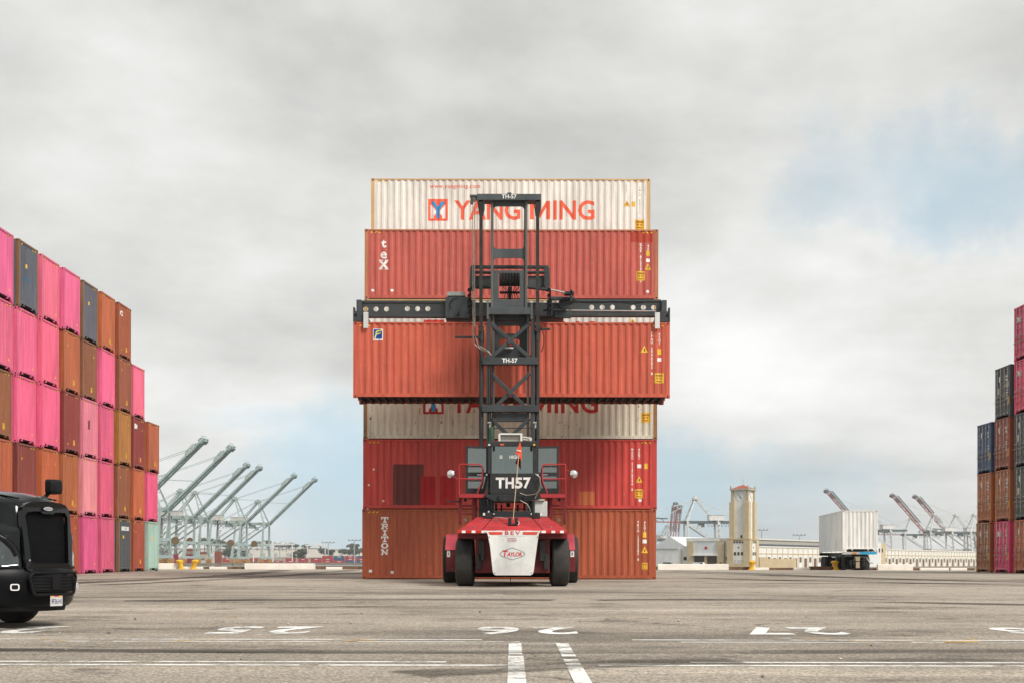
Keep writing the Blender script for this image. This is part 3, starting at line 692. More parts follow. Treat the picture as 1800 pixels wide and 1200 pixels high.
# the lifted container's sign and marks
decal(HELD, 'sign_panel', poly_bm([rect(-5.33, -4.95, CHT-0.70, CHT-0.26)]), 'side', WHITE)
decal(HELD, 'sign_blue', poly_bm([rect(-5.305, -4.975, CHT-0.645, CHT-0.28)]), 'side', (0.012, 0.07, 0.30), 0.007)
q = lambda x, y: (-5.305+0.33*x, CHT-0.645+0.365*y)
decal(HELD, 'sign_letter', poly_bm([[q(0.06,0.02), q(0.2,0.02), q(0.32,0.42), q(0.24,0.5)], [q(0.24,0.5), q(0.32,0.42), q(0.8,0.55), q(0.85,0.66), q(0.4,0.58)], [q(0.22,0.62), q(0.24,0.5), q(0.30,0.54), q(0.36,0.72)], [q(0.22,0.62), q(0.36,0.72), q(0.98,0.82), q(0.99,0.97), q(0.42,0.88), q(0.26,0.76)]]), 'side', (0.75, 0.66, 0.08), 0.010)
id_marks(HELD, 'FFAU 2996292 8', '45G1', 5.40, CHT-0.36, 0.095, 5.69, CHT-0.40)
sticker(HELD, 'tri', 5.11, CHT-1.03); sticker(HELD, 'small', 5.69, CHT-1.12); sticker(HELD, 'white', 5.69, CHT-1.42, s=1.0); sticker(HELD, 'plate', 5.68, CHT-2.13, s=0.88); hazard(HELD)

# left stack: end walls towards the lane. columns listed from the far (right) end, tiers from the ground
PINK, PINK2, LPINK = (0.76, 0.135, 0.255), (0.70, 0.100, 0.210), (0.78, 0.23, 0.28)
BRN, ORG, MAR, RBR = (0.27, 0.092, 0.042), (0.44, 0.115, 0.045), (0.25, 0.045, 0.035), (0.34, 0.075, 0.035)
MUS, SLATE, GREYB, MINT = (0.43, 0.150, 0.040), (0.075, 0.080, 0.095), (0.115, 0.125, 0.150), (0.36, 0.52, 0.43)
NAME = {PINK: 'bright pink', PINK2: 'deep pink', LPINK: 'faded light pink', BRN: 'brown', ORG: 'orange brown', MAR: 'maroon', RBR: 'rust red', MUS: 'mustard orange', SLATE: 'dark slate', GREYB: 'blue grey', MINT: 'mint green'}
LEFT = [[MINT, PINK2, ORG], [RBR, ORG, MAR, PINK], [SLATE, BRN, MUS, BRN, RBR], [PINK2, PINK2, PINK2, PINK, ORG], [PINK2, LPINK, LPINK, BRN, GREYB],
        [RBR, ORG, MAR, ORG, PINK], [RBR, ORG, PINK, PINK, PINK], [RBR, MAR, PINK, PINK, GREYB], [RBR, ORG, BRN, PINK, PINK]]
ORD = ['lowest', 'second tier', 'third tier', 'fourth tier', 'top tier']
COLN = ['far right column', 'second column from the right', 'third column from the right', 'fourth column from the right', 'fifth column from the right', 'sixth column from the right', 'seventh column from the right', 'eighth column from the right', 'column cut by the picture edge']
LFACE, LFAR, LPITCH = -21.15, 85.0, 3.10
for ci, colr in enumerate(LEFT):
    yc = LFAR-CW/2-ci*LPITCH
    for k, c in enumerate(colr):
        j = random.Random(ci*10+k); jx, jy = j.uniform(-0.05, 0.05), j.uniform(-0.05, 0.05)
        cc = tuple(q*j.uniform(0.9, 1.08) for q in c)
        post = (0.22, 0.12, 0.06) if c in (GREYB, SLATE) else None
        o = container((LFACE-CL/2+jx, yc+jy, gz(yc)+CHT*k), cc, '%s container end, %s of the %s, left stack' % (NAME[c], ORD[k], COLN[ci]), 'end', 'containers of the left stack', rust=j.uniform(0.08, 0.2) if c in (PINK, PINK2) else j.uniform(0.18, 0.38), postcol=post)
        hazard(o, 'end', (1,) if j.random() < 0.5 else (-1, 1))
        if c in (PINK, PINK2, LPINK): sticker(o, 'tri', 0.78, 0.55, 'end', 0.9)
        elif c in (GREYB, SLATE, MINT): sticker(o, 'small', -0.2, 1.9, 'end', 0.8)
        else:
            sticker(o, 'tri', j.choice((-0.6, 0.75)), j.choice((2.3, 0.5)), 'end', 0.8); sticker(o, 'plate', 0.35, 0.55, 'end', 0.55)
        if (ci, k) in ((1, 2), (2, 4)): decal(o, 'logo', shift(text_bm('MOL' if k == 2 else 'KO', 0.24, 0.09, 1, 1.0), -0.62, 2.38), 'end', WHITE)
        if (ci, k) == (2, 0): decal(o, 'name_label', poly_bm([rect(-0.65, 0.9, 2.25, 2.47)]), 'end', (0.66,0.66,0.66)); decal(o, 'name_print', shift(text_bm('IIIII', 0.13, 0.03, 2.4, 1.2), 0.12, 2.36), 'end', (0.05,0.05,0.06), 0.007)
        if (ci, k) == (4, 2): decal(o, 'repainted_patch', poly_bm([rect(-0.36, -0.10, 1.42, 1.86)]), 'end', (0.16, 0.05, 0.04))
        if (ci, k) == (7, 4): decal(o, 'logo', poly_bm([rect(-0.25, 0.05, 1.25, 1.42)]), 'end', (0.03, 0.17, 0.35))

# right stack: door ends towards the lane
RFACE, RFAR, RPITCH = 27.6, 84.5, 3.15
NAVY, DSL, RORG, RBRN, RRED, RPINK = (0.055, 0.11, 0.21), (0.095, 0.098, 0.100), (0.46, 0.150, 0.052), (0.36, 0.125, 0.052), (0.35, 0.085, 0.048), (0.68, 0.065, 0.165)
NAME2 = {NAVY: 'navy blue', DSL: 'dark slate', RORG: 'orange brown', RBRN: 'brown', RRED: 'rust red', RPINK: 'deep pink'}
RIGHT = [[RBRN, RORG, NAVY], [RPINK, RORG, RRED, DSL], [RORG, DSL, DSL, RPINK, RPINK], [RBRN, RRED, RPINK, RORG, RPINK]]
RCOL = ['shortest column', 'four high column', 'five high column', 'column outside the picture']
def door_decal(o, name, bm, col):
    f = lambda c: Vector((-CL/2+0.026-0.0, -c.x, c.y))     # seen from outside, right is local -y
    me = bm_mesh(bm, name, f, DECAL); return put(name, me, None, o, (*col, 1))
for ci, colr in enumerate(RIGHT):
    yc = RFAR-CW/2-ci*RPITCH
    for k, c in enumerate(colr):
        j = random.Random(500+ci*10+k)
        cc = tuple(q*j.uniform(0.9, 1.08) for q in c)
        o = container((RFACE+CL/2+j.uniform(-0.05, 0.05), yc, gz(yc)+CHT*k), cc, '%s container doors, %s of the %s, right stack' % (NAME2[c], ORD[k] if not (ci < 2 and k == len(colr)-1) else 'uppermost', RCOL[ci]), 'door', 'containers of the right stack', rust=0.2)
        m = bmesh.new()
        for i in range(2 + (k % 2)): merge_bm(m, text_bm(''.join(j.choice('0123456789') for _ in range(j.choice((3, 5)))), 0.11, 0.06, 1.1), 0.62, 2.32-0.2*i)
        for i in range(4): merge_bm(m, text_bm(''.join(j.choice('0123456789') for _ in range(5)), 0.075, 0.05, 1.1), 0.62, 1.55-0.15*i)
        door_decal(o, 'door_markings', m, WHITE)
        if c == RPINK: door_decal(o, 'lettering', shift(text_bm('ONE', 0.26, 0.07, 1.0, 1.0), -0.58, 2.2), WHITE)
        else: door_decal(o, 'white_sticker', poly_bm([rect(-0.62, -0.48, 2.1, 2.4)]), WHITE)
        door_decal(o, 'data_sticker', poly_bm([rect(0.72, 1.0, 0.75, 1.15)]), YEL); door_decal(o, 'warning_sticker', poly_bm([[(-0.5, 0.9), (-0.26, 0.9), (-0.38, 1.13)]]), YEL)
        if c == DSL: door_decal(o, 'tape_patch', poly_bm([rect(0.45, 0.98, 1.7, 2.0), rect(-0.95, -0.55, 1.4, 1.75)]), (0.55, 0.5, 0.4))
# ---------------------------------------------------------------- the top handler (a big lift truck for containers)
HO = Vector((0, 50.0, gz(50)))
H = thing('container_handler', HO, 'tall red and black container handler with white rear panel, holding a container aloft', 'forklift')
def hp(px, py, y): return at(px, py, y)-HO
def hbox(m, px0, px1, py0, py1, ref, y0, y1):
    a, b = hp(px0, py1, ref), hp(px1, py0, ref); return m.box(a.x, b.x, y0-50, y1-50, a.z, b.z)
GREY = (0.040, 0.047, 0.050); DGREY = (0.020, 0.023, 0.025); HRED = (0.46, 0.028, 0.035); DRED = (0.17, 0.010, 0.014); HWHITE = (0.74, 0.74, 0.72)
HT = (0, 0, 0)
def part(m, name, col=GREY, parent=H, mat=None, smooth=False, bevel=0.012): return m.build(name, mat or PAINT, parent, (*col, 1), smooth, bevel)
def letters(s, px, py, y, cap, col, parent, sx=1.0, bold=0.02, spacing=1.0, name='lettering', shear=0.0, tilt=None, wpx=None):
    p = hp(px, py, y); bm = text_bm(s, cap, bold, spacing, sx, shear, wpx*y/2500 if wpx else None)
    f = tilt or (lambda c: Vector((p.x+c.x, p.y, p.z+c.y)))
    return put(name, bm_mesh(bm, name, f, DECAL), None, parent, (*col, 1))
g0 = lambda y: gz(y)-HO.z
# --- wheels
def wheel(xc, yc, r, w, spec_side, rimcol, turn=0.0):
    e = bpy.data.objects.new('wheel', None); COL.objects.link(e); e.parent = H; e.location = (xc, yc-50, gz(yc)-HO.z+r); e.rotation_euler = (0,0,turn)
    h = w/2; rr = r*0.56
    prof = [(rr, -h*0.86), (r*0.72, -h), (r*0.90, -h*0.97), (r*0.975, -h*0.84), (r, -h*0.62), (r, h*0.62), (r*0.975, h*0.84), (r*0.90, h*0.97), (r*0.72, h), (rr, h*0.86)]
    MB().lathe(prof, HT, 'x', 40).build('tyre', RUBBER, e, smooth=True)
    m = MB(); m.lathe([(0.0001, -h*0.5), (rr*0.35, -h*0.55), (rr*0.4, -h*0.3), (rr*0.8, -h*0.35), (rr*1.005, -h*0.88), (rr*1.005, h*0.88), (rr*0.8, h*0.35), (rr*0.4, h*0.3), (rr*0.35, h*0.55), (0.0001, h*0.5)], HT, 'x', 28)
    m.build('rim', PAINT, e, (*rimcol, 1), True)
    m = MB()
    for i in range(10):
        t = 2*math.pi*i/10; m.tube((-h*0.42, math.cos(t)*rr*0.62, math.sin(t)*rr*0.62), (h*0.42, math.cos(t)*rr*0.62, math.sin(t)*rr*0.62), 0.025, 6)
    m.build('wheel_nuts', STEEL, e); return e
YS, YD = 47.6, 52.8
for px, tn in ((818, R(-2)), (983, R(3))): wheel(at(px, 985, YS).x, YS, 0.80, 0.60, 1, HWHITE, tn)
for px in (792, 821, 978, 1003): wheel(at(px, 985, YD).x, YD, 0.86, 0.54, 1, HWHITE)
# --- counterweight: sloping red deck, dark red underside
m = MB()
zf, zb = hp(900, 931, 46.2).z, hp(900, 908, 48.6).z
A = [hp(805, 931, 46.2), hp(997, 931, 46.2), hp(963, 908, 48.6), hp(838, 908, 48.6)]
lip = [p+Vector((0,0,-0.10)) for p in A]; lip[2].z = lip[3].z = zf-0.2
m.add([*A, *lip], [(0,1,2,3), (7,6,5,4), (0,4,5,1), (1,5,6,2), (2,6,7,3), (3,7,4,0)])
part(m, 'counterweight_deck', HRED)
deck = lambda u, v: A[0]*(1-u)*(1-v)+A[1]*u*(1-v)+A[2]*u*v+A[3]*(1-u)*v
m = MB(); hbox(m, 836, 966, 936, 1006, 47.2, 46.9, 49.5); hbox(m, 806, 996, 934, 946, 47.0, 46.6, 48.4); part(m, 'counterweight', DRED)
m = MB(); hbox(m, 838, 964, 988, 1004, 47.4, 47.3, 47.9); part(m, 'steer_axle', DGREY)
m = MB(); p, q = hp(832, 988, 47.35), hp(970, 988, 47.35); m.tube(p, q, 0.07, 12); part(m, 'steer_cylinder', DGREY, bevel=0)
m = MB(); m.tube(hp(846, 988, 47.2), hp(861, 988, 47.2), 0.035, 10); m.tube(hp(941, 988, 47.2), hp(955, 988, 47.2), 0.035, 10); m.build('cylinder_rod', CHROME, H, smooth=True)
m = MB()
for x0, x1, y0, y1 in ((842, 852, 950, 985), (948, 958, 950, 985), (838, 846, 972, 1000), (956, 964, 972, 1000)): hbox(m, x0, x1, y0, y1, 47.0, 46.7, 46.9)
part(m, 'axle_bracket', DGREY)
# reflective tape on the rear lip
y_t = 46.195-50
for i, (a, b, w) in enumerate([(0.0,0.03,0), (0.035,0.07,1), (0.075,0.12,0), (0.125,0.16,1), (0.165,0.21,0), (0.215,0.26,1), (0.27,0.345,0), (0.35,0.405,1), (0.41,0.48,0), (0.485,0.54,1), (0.545,0.62,0), (0.625,0.68,1), (0.685,0.76,0), (0.765,0.805,1), (0.81,0.85,0), (0.855,0.89,1), (0.895,0.93,0), (0.935,0.97,1), (0.975,1.0,0)]):
    x0 = A[0].x+(A[1].x-A[0].x)*a; x1 = A[0].x+(A[1].x-A[0].x)*b
    m = MB(); m.box(x0, x1, y_t-0.006, y_t-0.001, zf-0.09, zf-0.012); m.build('reflective_tape', DECAL, H, (*(WHITE if w else (0.55, 0.03, 0.02)), 1))
# white rear panel
pan = [(853,932), (857,938), (861,958), (866,1004), (867.5,1008), (871,1010.5), (933,1010.5), (936.5,1008), (938,1004), (944,958), (947,938), (951,932)]
YP = 46.10
m = MB(); m.prism(pan, lambda p: hp(p[0], p[1], YP), lambda p: hp(p[0], p[1], YP)+Vector((0, 0.07, 0))); rear = part(m, 'rear_panel', HWHITE)
yq = YP-0.006
def pp(*pts): return [tuple(hp(a, b, yq)) for a, b in pts]
for q in (pp((858,934),(883,934),(883,939),(861,939)), pp((919,934),(946,934),(943,939),(919,939))): MB().add(q, [(0,1,2,3)]).build('red_band', DECAL, rear, (0.66, 0.07, 0.05, 1))
letters('BEV', 901, 935.8, yq-0.004, 0.118, (0.60, 0.04, 0.04), rear, 1.45, 0.02, 1.35)
letters('BATTERY ELECTRIC VEHICLE', 901, 941.6, yq, 0.022, (0.35, 0.35, 0.37), rear, 1.5, 0.01, 1.3)
letters('POWERED BY', 900, 945.5, yq, 0.030, (0.5, 0.05, 0.05), rear, 1.1, 0.03); letters('CLEAN ENERGY', 900, 948.3, yq, 0.030, (0.5, 0.08, 0.08), rear, 1.0, 0.04); letters('ZERO EMISSIONS', 900, 951, yq, 0.024, (0.2, 0.2, 0.22), rear, 1.0, 0.03)
hexa = [(878.5,971.5), (883,968), (900.5,961.5), (918,968), (922.5,971.5), (922.5,974.5), (918,977.5), (900.5,983.5), (883,977.5), (878.5,974.5)]
n = len(hexa); m = MB(); inner = [(900.5+(a-900.5)*0.955, 972.7+(b-972.7)*0.925) for a, b in hexa]
m.add(pp(*hexa)+pp(*inner), [(i, (i+1) % n, n+(i+1) % n, n+i) for i in range(n)]); m.build('hexagon_emblem', DECAL, rear, (0.07, 0.08, 0.09, 1))
letters('T', 888.2, 971.8, yq, 0.185, (0.55, 0.02, 0.025), rear, bold=0.045, shear=0.15, wpx=9.0); letters('AYLOR', 904.4, 973.3, yq, 0.125, (0.55, 0.02, 0.025), rear, bold=0.04, shear=0.15, wpx=26)
for a, b in ((860, 943), (945, 943), (870, 1006), (934, 1006)):
    m = MB(); m.lathe([(0.0001,-0.012),(0.014,-0.012),(0.018,0.0),(0.018,0.01)], hp(a, b, YP-0.003), 'y', 8); m.build('bolt', STEEL, rear, smooth=True)
for u in (0.22, 0.78):
    m = MB(); a_, b_ = deck(u, 0.03), deck(u*0.96+0.02, 0.97); m.bar(a_+Vector((0,0,0.004)), b_+Vector((0,0,0.004)), 0.018, 0.012); m.build('deck_seam', BLACKP, H)
for u, v_ in ((0.12,0.2),(0.88,0.2),(0.16,0.75),(0.84,0.75)):
    c_ = deck(u, v_); m = MB(); m.lathe([(0.0001,0.03),(0.03,0.03),(0.035,0.0)], c_, 'z', 8); m.build('deck_bolt', STEEL, H)
for u in (0.3, 0.7):
    c_ = deck(u, 0.62); m = MB(); m.path([c_+Vector((-0.09,0,0.0)), c_+Vector((-0.07,0,0.09)), c_+Vector((0.07,0,0.09)), c_+Vector((0.09,0,0))], 0.016, 6); m.build('grab_handle', STEEL, H)
# battery boxes / fenders between the axles
for s, (x0, x1, x2) in ((-1, (784, 803, 803)), (1, (996, 1011, 1011))):
    m = MB(); hbox(m, x0, x1, 966, 1004, 49.6, 49.6, 51.6); f = part(m, 'battery_box', DRED)
    m = MB(); a, b = hp(x0+0.5, 938, 50.4), hp(x1, 966, 49.55)
    m.add([(a.x, -0.46, b.z), (b.x, -0.46, b.z), (b.x, 0.3, a.z), (a.x, 0.3, a.z), (a.x, 1.6, a.z), (b.x, 1.6, a.z), (b.x, 1.6, b.z), (a.x, 1.6, b.z)], [(0,1,2,3), (3,2,5,4), (0,3,4,7), (1,6,5,2), (4,5,6,7), (0,7,6,1)])
    part(m, 'fender', (0.52, 0.06, 0.085))
    m = MB(); q = (785.5, 791) if s < 0 else (1003, 1009.5); hbox(m, q[0], q[1], 966.5, 978, 49.5, 49.585, 49.597); lb = m.build('data_label', DECAL, f, (0.75,0.75,0.74,1))
    m = MB(); hbox(m, q[0]+2, q[1]-2, 970, 975, 49.5, 49.578, 49.584); m.build('label_print', DECAL, f, (0.2,0.2,0.2,1))
# chassis
m = MB(); hbox(m, 843, 957, 940, 1000, 50.5, 49.5, 53.6); part(m, 'chassis', DGREY)
m = MB(); hbox(m, 836, 964, 908, 914, 49.0, 48.62, 49.7); hbox(m, 868, 934, 898, 909, 49.3, 49.0, 49.4); part(m, 'engine_deck', DGREY)
m = MB(); m.tube(hp(806, 1000, YD), hp(994, 1000, YD), 0.30, 14); part(m, 'drive_axle', DGREY, bevel=0)
# pedestal under the cab
for x0, x1 in ((842, 855), (858, 868), (930, 936), (944, 953)):
    m = MB(); hbox(m, x0, x1, 874, 910, 50.0, 49.9, 50.6); part(m, 'cab_pedestal', DGREY)
m = MB(); m.prism([(852,868),(949,868),(949,876),(926,880.5),(868,880.5),(852,872)], lambda p: hp(p[0], p[1], 49.45), lambda p: hp(p[0], p[1], 49.45)+Vector((0,1.4,0))); part(m, 'cab_base', DGREY)
for px in (878, 922): m = MB(); hbox(m, px-1.6, px+1.6, 869.5, 878, 49.4, 49.36, 49.44); part(m, 'cab_mount', DGREY)
m = MB()
for x0, x1, y0, y1 in ((870, 874, 884, 900), (880, 883, 886, 899), (890, 897, 882, 890), (908, 912, 886, 900), (920, 924, 884, 897)): hbox(m, x0, x1, y0, y1, 51.5, 51.4, 51.6)
part(m, 'hydraulic_valves', DGREY)
for s, pts in ((0, [(862,880),(863,890),(859,900),(861,908)]), (1, [(855,878),(857,890),(855,900)]), (2, [(915,879),(926,885),(931,893),(934,906)]), (3, [(940,876),(947,862),(950,850),(948,838),(941,832)]), (4, [(914,866),(925,870),(940,868),(949,861),(950,850)])):
    MB().path([hp(a, b, 49.35) for a, b in pts], 0.022, 6).build('hydraulic_hose', BLACKP if s < 2 else STEEL, H, smooth=True)
for px in (859, 943):
    m = MB(); hbox(m, px-6.5, px+6.5, 900.5, 910.5, 48.5, 48.3, 48.75); f = part(m, 'light_box', DGREY)
    m = MB(); s = -1 if px < 900 else 1; hbox(m, px+s*8-1.8, px+s*8+1.8, 901, 905.5, 48.5, 48.3, 48.4); m.build('work_light', DECAL, f, (0.78,0.77,0.72,1))
    m = MB(); m.lathe([(0.0001, -0.02), (0.028, -0.02), (0.034, 0.04), (0.0001, 0.05)], hp(px, 898.5, 48.5), 'y', 10); m.lathe([(0.0001, -0.02), (0.025, -0.02), (0.03, 0.04), (0.0001, 0.05)], hp(px-s*9, 902.5, 48.4), 'y', 10); m.build('camera_housing', DECAL, f, (0.6,0.6,0.58,1))
m = MB(); hbox(m, 940, 962, 880, 907, 49.6, 49.6, 50.0); cb = part(m, 'control_cabinet', (0.66, 0.66, 0.64)); m = MB(); hbox(m, 933.5, 957.5, 876, 879.5, 49.5, 49.5, 49.9); part(m, 'cabinet_shelf', (0.5, 0.46, 0.38))
# --- cab
m = MB()
CB = rrect(861, 943, 831, 868, 4, 3)
m.prism(CB, lambda p: hp(p[0], p[1], 49.50), lambda p: hp(p[0], p[1], 49.50)+Vector((0,0.10,0))); cab = part(m, 'cab', (0.022, 0.025, 0.026), bevel=0.03)
for ch, px, w in (('T', 879.2, 15.5), ('H', 896.0, 15.0), ('5', 911.8, 13.5), ('7', 926.4, 13.0)): letters(ch, px, 848.0, 49.488, 0.345, (0.74, 0.73, 0.70), cab, bold=0.055, wpx=w)
m = MB()
for x0, x1 in ((857.5, 864.5), (936.5, 943.5)):
    hbox(m, x0, x1, 781, 832, 49.6, 49.55, 49.72); hbox(m, x0, x1, 779, 868, 50.4, 51.05, 51.2)
hbox(m, 858, 943, 775.5, 783.5, 49.6, 49.5, 49.75); hbox(m, 858, 943, 860, 868, 50.4, 49.62, 51.2)
part(m, 'window_frame', (0.024, 0.027, 0.028), cab)
m = MB(); hbox(m, 858, 943, 774.5, 778, 49.6, 49.62, 51.3); part(m, 'roof', (0.03, 0.034, 0.035), cab)
m = MB(); hbox(m, 863, 938, 782, 832, 49.6, 49.60, 49.612); m.build('rear_window', GLASS, cab)
m = MB(); hbox(m, 863, 938, 782, 832, 50.4, 51.10, 51.112); m.build('windshield', GLASS, cab)
letters('SI', 880.5, 802.5, 49.59, 0.11, (0.78,0.78,0.76), cab, 0.9, 0.02); letters('HIGH', 904, 802.5, 49.59, 0.11, (0.78,0.78,0.76), cab, 0.9, 0.02)
# seat and driver
m = MB(); hbox(m, 886, 916, 796, 850, 50.4, 50.15, 50.28); hbox(m, 886, 916, 846, 852, 50.4, 50.25, 50.75); hbox(m, 895, 907, 787, 797, 50.4, 50.16, 50.26); part(m, 'operator_seat', (0.012,0.012,0.013), cab, bevel=0.03)
def driver():
    root = thing('person', hp(904, 846, 50.55)+HO, 'seated driver in dark red clothes seen through the cab window', 'person')
    J = {'pel': (0,0.02,0.02), 'waist': (0.02,0.0,0.22), 'chest': (0.03,-0.02,0.42), 'neck': (0.03,-0.01,0.56), 'head': (0.02,-0.02,0.70), 'top': (0.02,-0.02,0.80),
         'ls': (-0.17,-0.02,0.48), 'le': (-0.25,0.12,0.25), 'lh': (-0.16,0.36,0.24), 'rs': (0.22,-0.02,0.48), 're': (0.30,0.12,0.25), 'rh': (0.20,0.36,0.24), 'lt': (-0.1,0.05,0.0), 'lk': (-0.13,0.46,0.03), 'lf': (-0.13,0.50,-0.36), 'rt': (0.1,0.05,0.0), 'rk': (0.15,0.46,0.03), 'rf': (0.15,0.50,-0.36)}
    rad = {'pel': 0.14, 'waist': 0.13, 'chest': 0.15, 'neck': 0.05, 'head': 0.085, 'top': 0.07, 'ls': 0.06, 'le': 0.045, 'lh': 0.032, 'rs': 0.06, 're': 0.045, 'rh': 0.032, 'lt': 0.085, 'lk': 0.06, 'lf': 0.05, 'rt': 0.085, 'rk': 0.06, 'rf': 0.05}
    E_ = [('pel','waist'),('waist','chest'),('chest','neck'),('neck','head'),('head','top'),('chest','ls'),('ls','le'),('le','lh'),('chest','rs'),('rs','re'),('re','rh'),('pel','lt'),('lt','lk'),('lk','lf'),('pel','rt'),('rt','rk'),('rk','rf')]
    ks = list(J); me = bpy.data.meshes.new('body'); me.from_pydata([J[k] for k in ks], [(ks.index(a), ks.index(b)) for a, b in E_], []); me.update()
    o = put('body', me, plain('driver_skin_and_clothes', (0.16, 0.03, 0.025), 0.8, var=0.3), root)
    sk = o.modifiers.new('skin', 'SKIN'); sk.use_smooth_shade = True
    for i, k in enumerate(ks): me.skin_vertices[0].data[i].radius = (rad[k], rad[k]*(0.8 if k in ('waist','chest','pel') else 1)); 
    me.skin_vertices[0].data[0].use_root = True
    o.modifiers.new('sub', 'SUBSURF').levels = 1; o.modifiers['sub'].render_levels = 2
    skin = plain('skin', (0.42, 0.22, 0.15), 0.6, var=0.1)
    m = MB(); m.lathe([(0.0001,-0.125),(0.05,-0.115),(0.078,-0.06),(0.088,0.0),(0.085,0.06),(0.06,0.105),(0.0001,0.125)], (0.02,-0.03,0.72), 'z', 16); m.lathe([(0.0001,-0.02),(0.012,-0.01),(0.016,0.012),(0.0001,0.02)], (0.02,-0.125,0.70), 'z', 8); m.build('face', skin, root, smooth=True)
    m = MB(); m.lathe([(0.094,-0.01),(0.097,0.03),(0.082,0.09),(0.05,0.125),(0.0001,0.138)], (0.02,-0.015,0.735), 'z', 16); m.build('hair', BLACKP, root, smooth=True)
    for hx in (-0.16, 0.20):
        m = MB()
        m.cbox((hx, 0.40, 0.245), 0.075, 0.085, 0.03)
        for i in range(4): m.path([(hx-0.03+i*0.02, 0.44, 0.25), (hx-0.03+i*0.02, 0.475-abs(i-1.4)*0.006, 0.245), (hx-0.03+i*0.02, 0.475, 0.215)], 0.0085, 6)
        m.path([(hx+(0.035 if hx < 0 else -0.035), 0.38, 0.24), (hx+(0.06 if hx < 0 else -0.06), 0.42, 0.23), (hx+(0.055 if hx < 0 else -0.055), 0.45, 0.22)], 0.009, 6); m.build('hand', skin, root, smooth=True)
driver()
m = MB(); m.lathe([(0.17,-0.012),(0.185,0.0),(0.17,0.012)], hp(904,834,50.98), 'y', 20); part(m, 'steering_wheel', DGREY, cab, bevel=0)
# air conditioner on the roof
m = MB(); hbox(m, 878, 918.5, 760.5, 775, 49.9, 49.92, 50.5); ac = part(m, 'air_conditioner', (0.55, 0.54, 0.50))
fr = holes_bm(rrect(hp(877.3,0,49.85).x, hp(919,0,49.85).x, hp(0,775.3,49.85).z, hp(0,760,49.85).z, 0.02), [rrect(hp(880.5,0,49.85).x, hp(915.8,0,49.85).x, hp(0,773.2,49.85).z, hp(0,762.2,49.85).z, 0.015)], 0.06)
put('grille_frame', bm_mesh(fr, 'grille_frame', lambda c: Vector((c.x, 49.88-50+c.z, c.y)), PAINT), None, ac, (0.72,0.71,0.67,1))
for i in range(9): m = MB(); px = 882.5+i*4.0; hbox(m, px-0.35, px+0.35, 762.2, 773.2, 49.87, 49.885, 49.905); m.build('grille_bar', STEEL, ac)
for i in range(4): m = MB(); py = 764+i*2.5; hbox(m, 880.5, 915.8, py-0.25, py+0.25, 49.89, 49.908, 49.918); m.build('grille_bar', STEEL, ac)
m = MB(); m.tube(hp(919, 768, 50), hp(930, 769.5, 50), 0.035, 8); m.tube(hp(919, 772, 50), hp(929, 773, 50), 0.03, 8); m.lathe([(0.0001,-0.06),(0.06,-0.05),(0.075,0.02),(0.05,0.07),(0.0001,0.08)], hp(931.5, 772, 50), 'z', 12); m.build('coolant_pipe', DECAL, H, (0.62,0.58,0.52,1), True)
m = MB(); m.tube(hp(865, 786, 50.6), hp(863.5, 750, 50.6), 0.065, 10); m.lathe([(0.06,0),(0.07,0.05),(0.03,0.1),(0.03,0.16),(0.0001,0.16)], hp(863.5, 756, 50.6), 'z', 12); part(m, 'fire_bottle', (0.02, 0.10, 0.045), bevel=0)
for px, c in ((860, (0.72,0.72,0.7)), (939, (0.85,0.45,0.05))):
    m = MB(); m.lathe([(0.0001,-0.03),(0.035,-0.03),(0.04,0.03),(0.0001,0.04)], hp(px, 781, 49.45), 'y', 10); m.build('marker_lamp', DECAL, cab, (*c,1))
for px in (868, 934): m = MB(); hbox(m, px-2, px+2, 784, 792, 49.55, 49.56, 49.6); m.build('interior_box', BLACKP, cab)
m = MB(); hbox(m, 879, 886, 779.5, 782, 49.5, 49.46, 49.5); m.build('marker_lamp', DECAL, cab, (0.75,0.14,0.05,1))
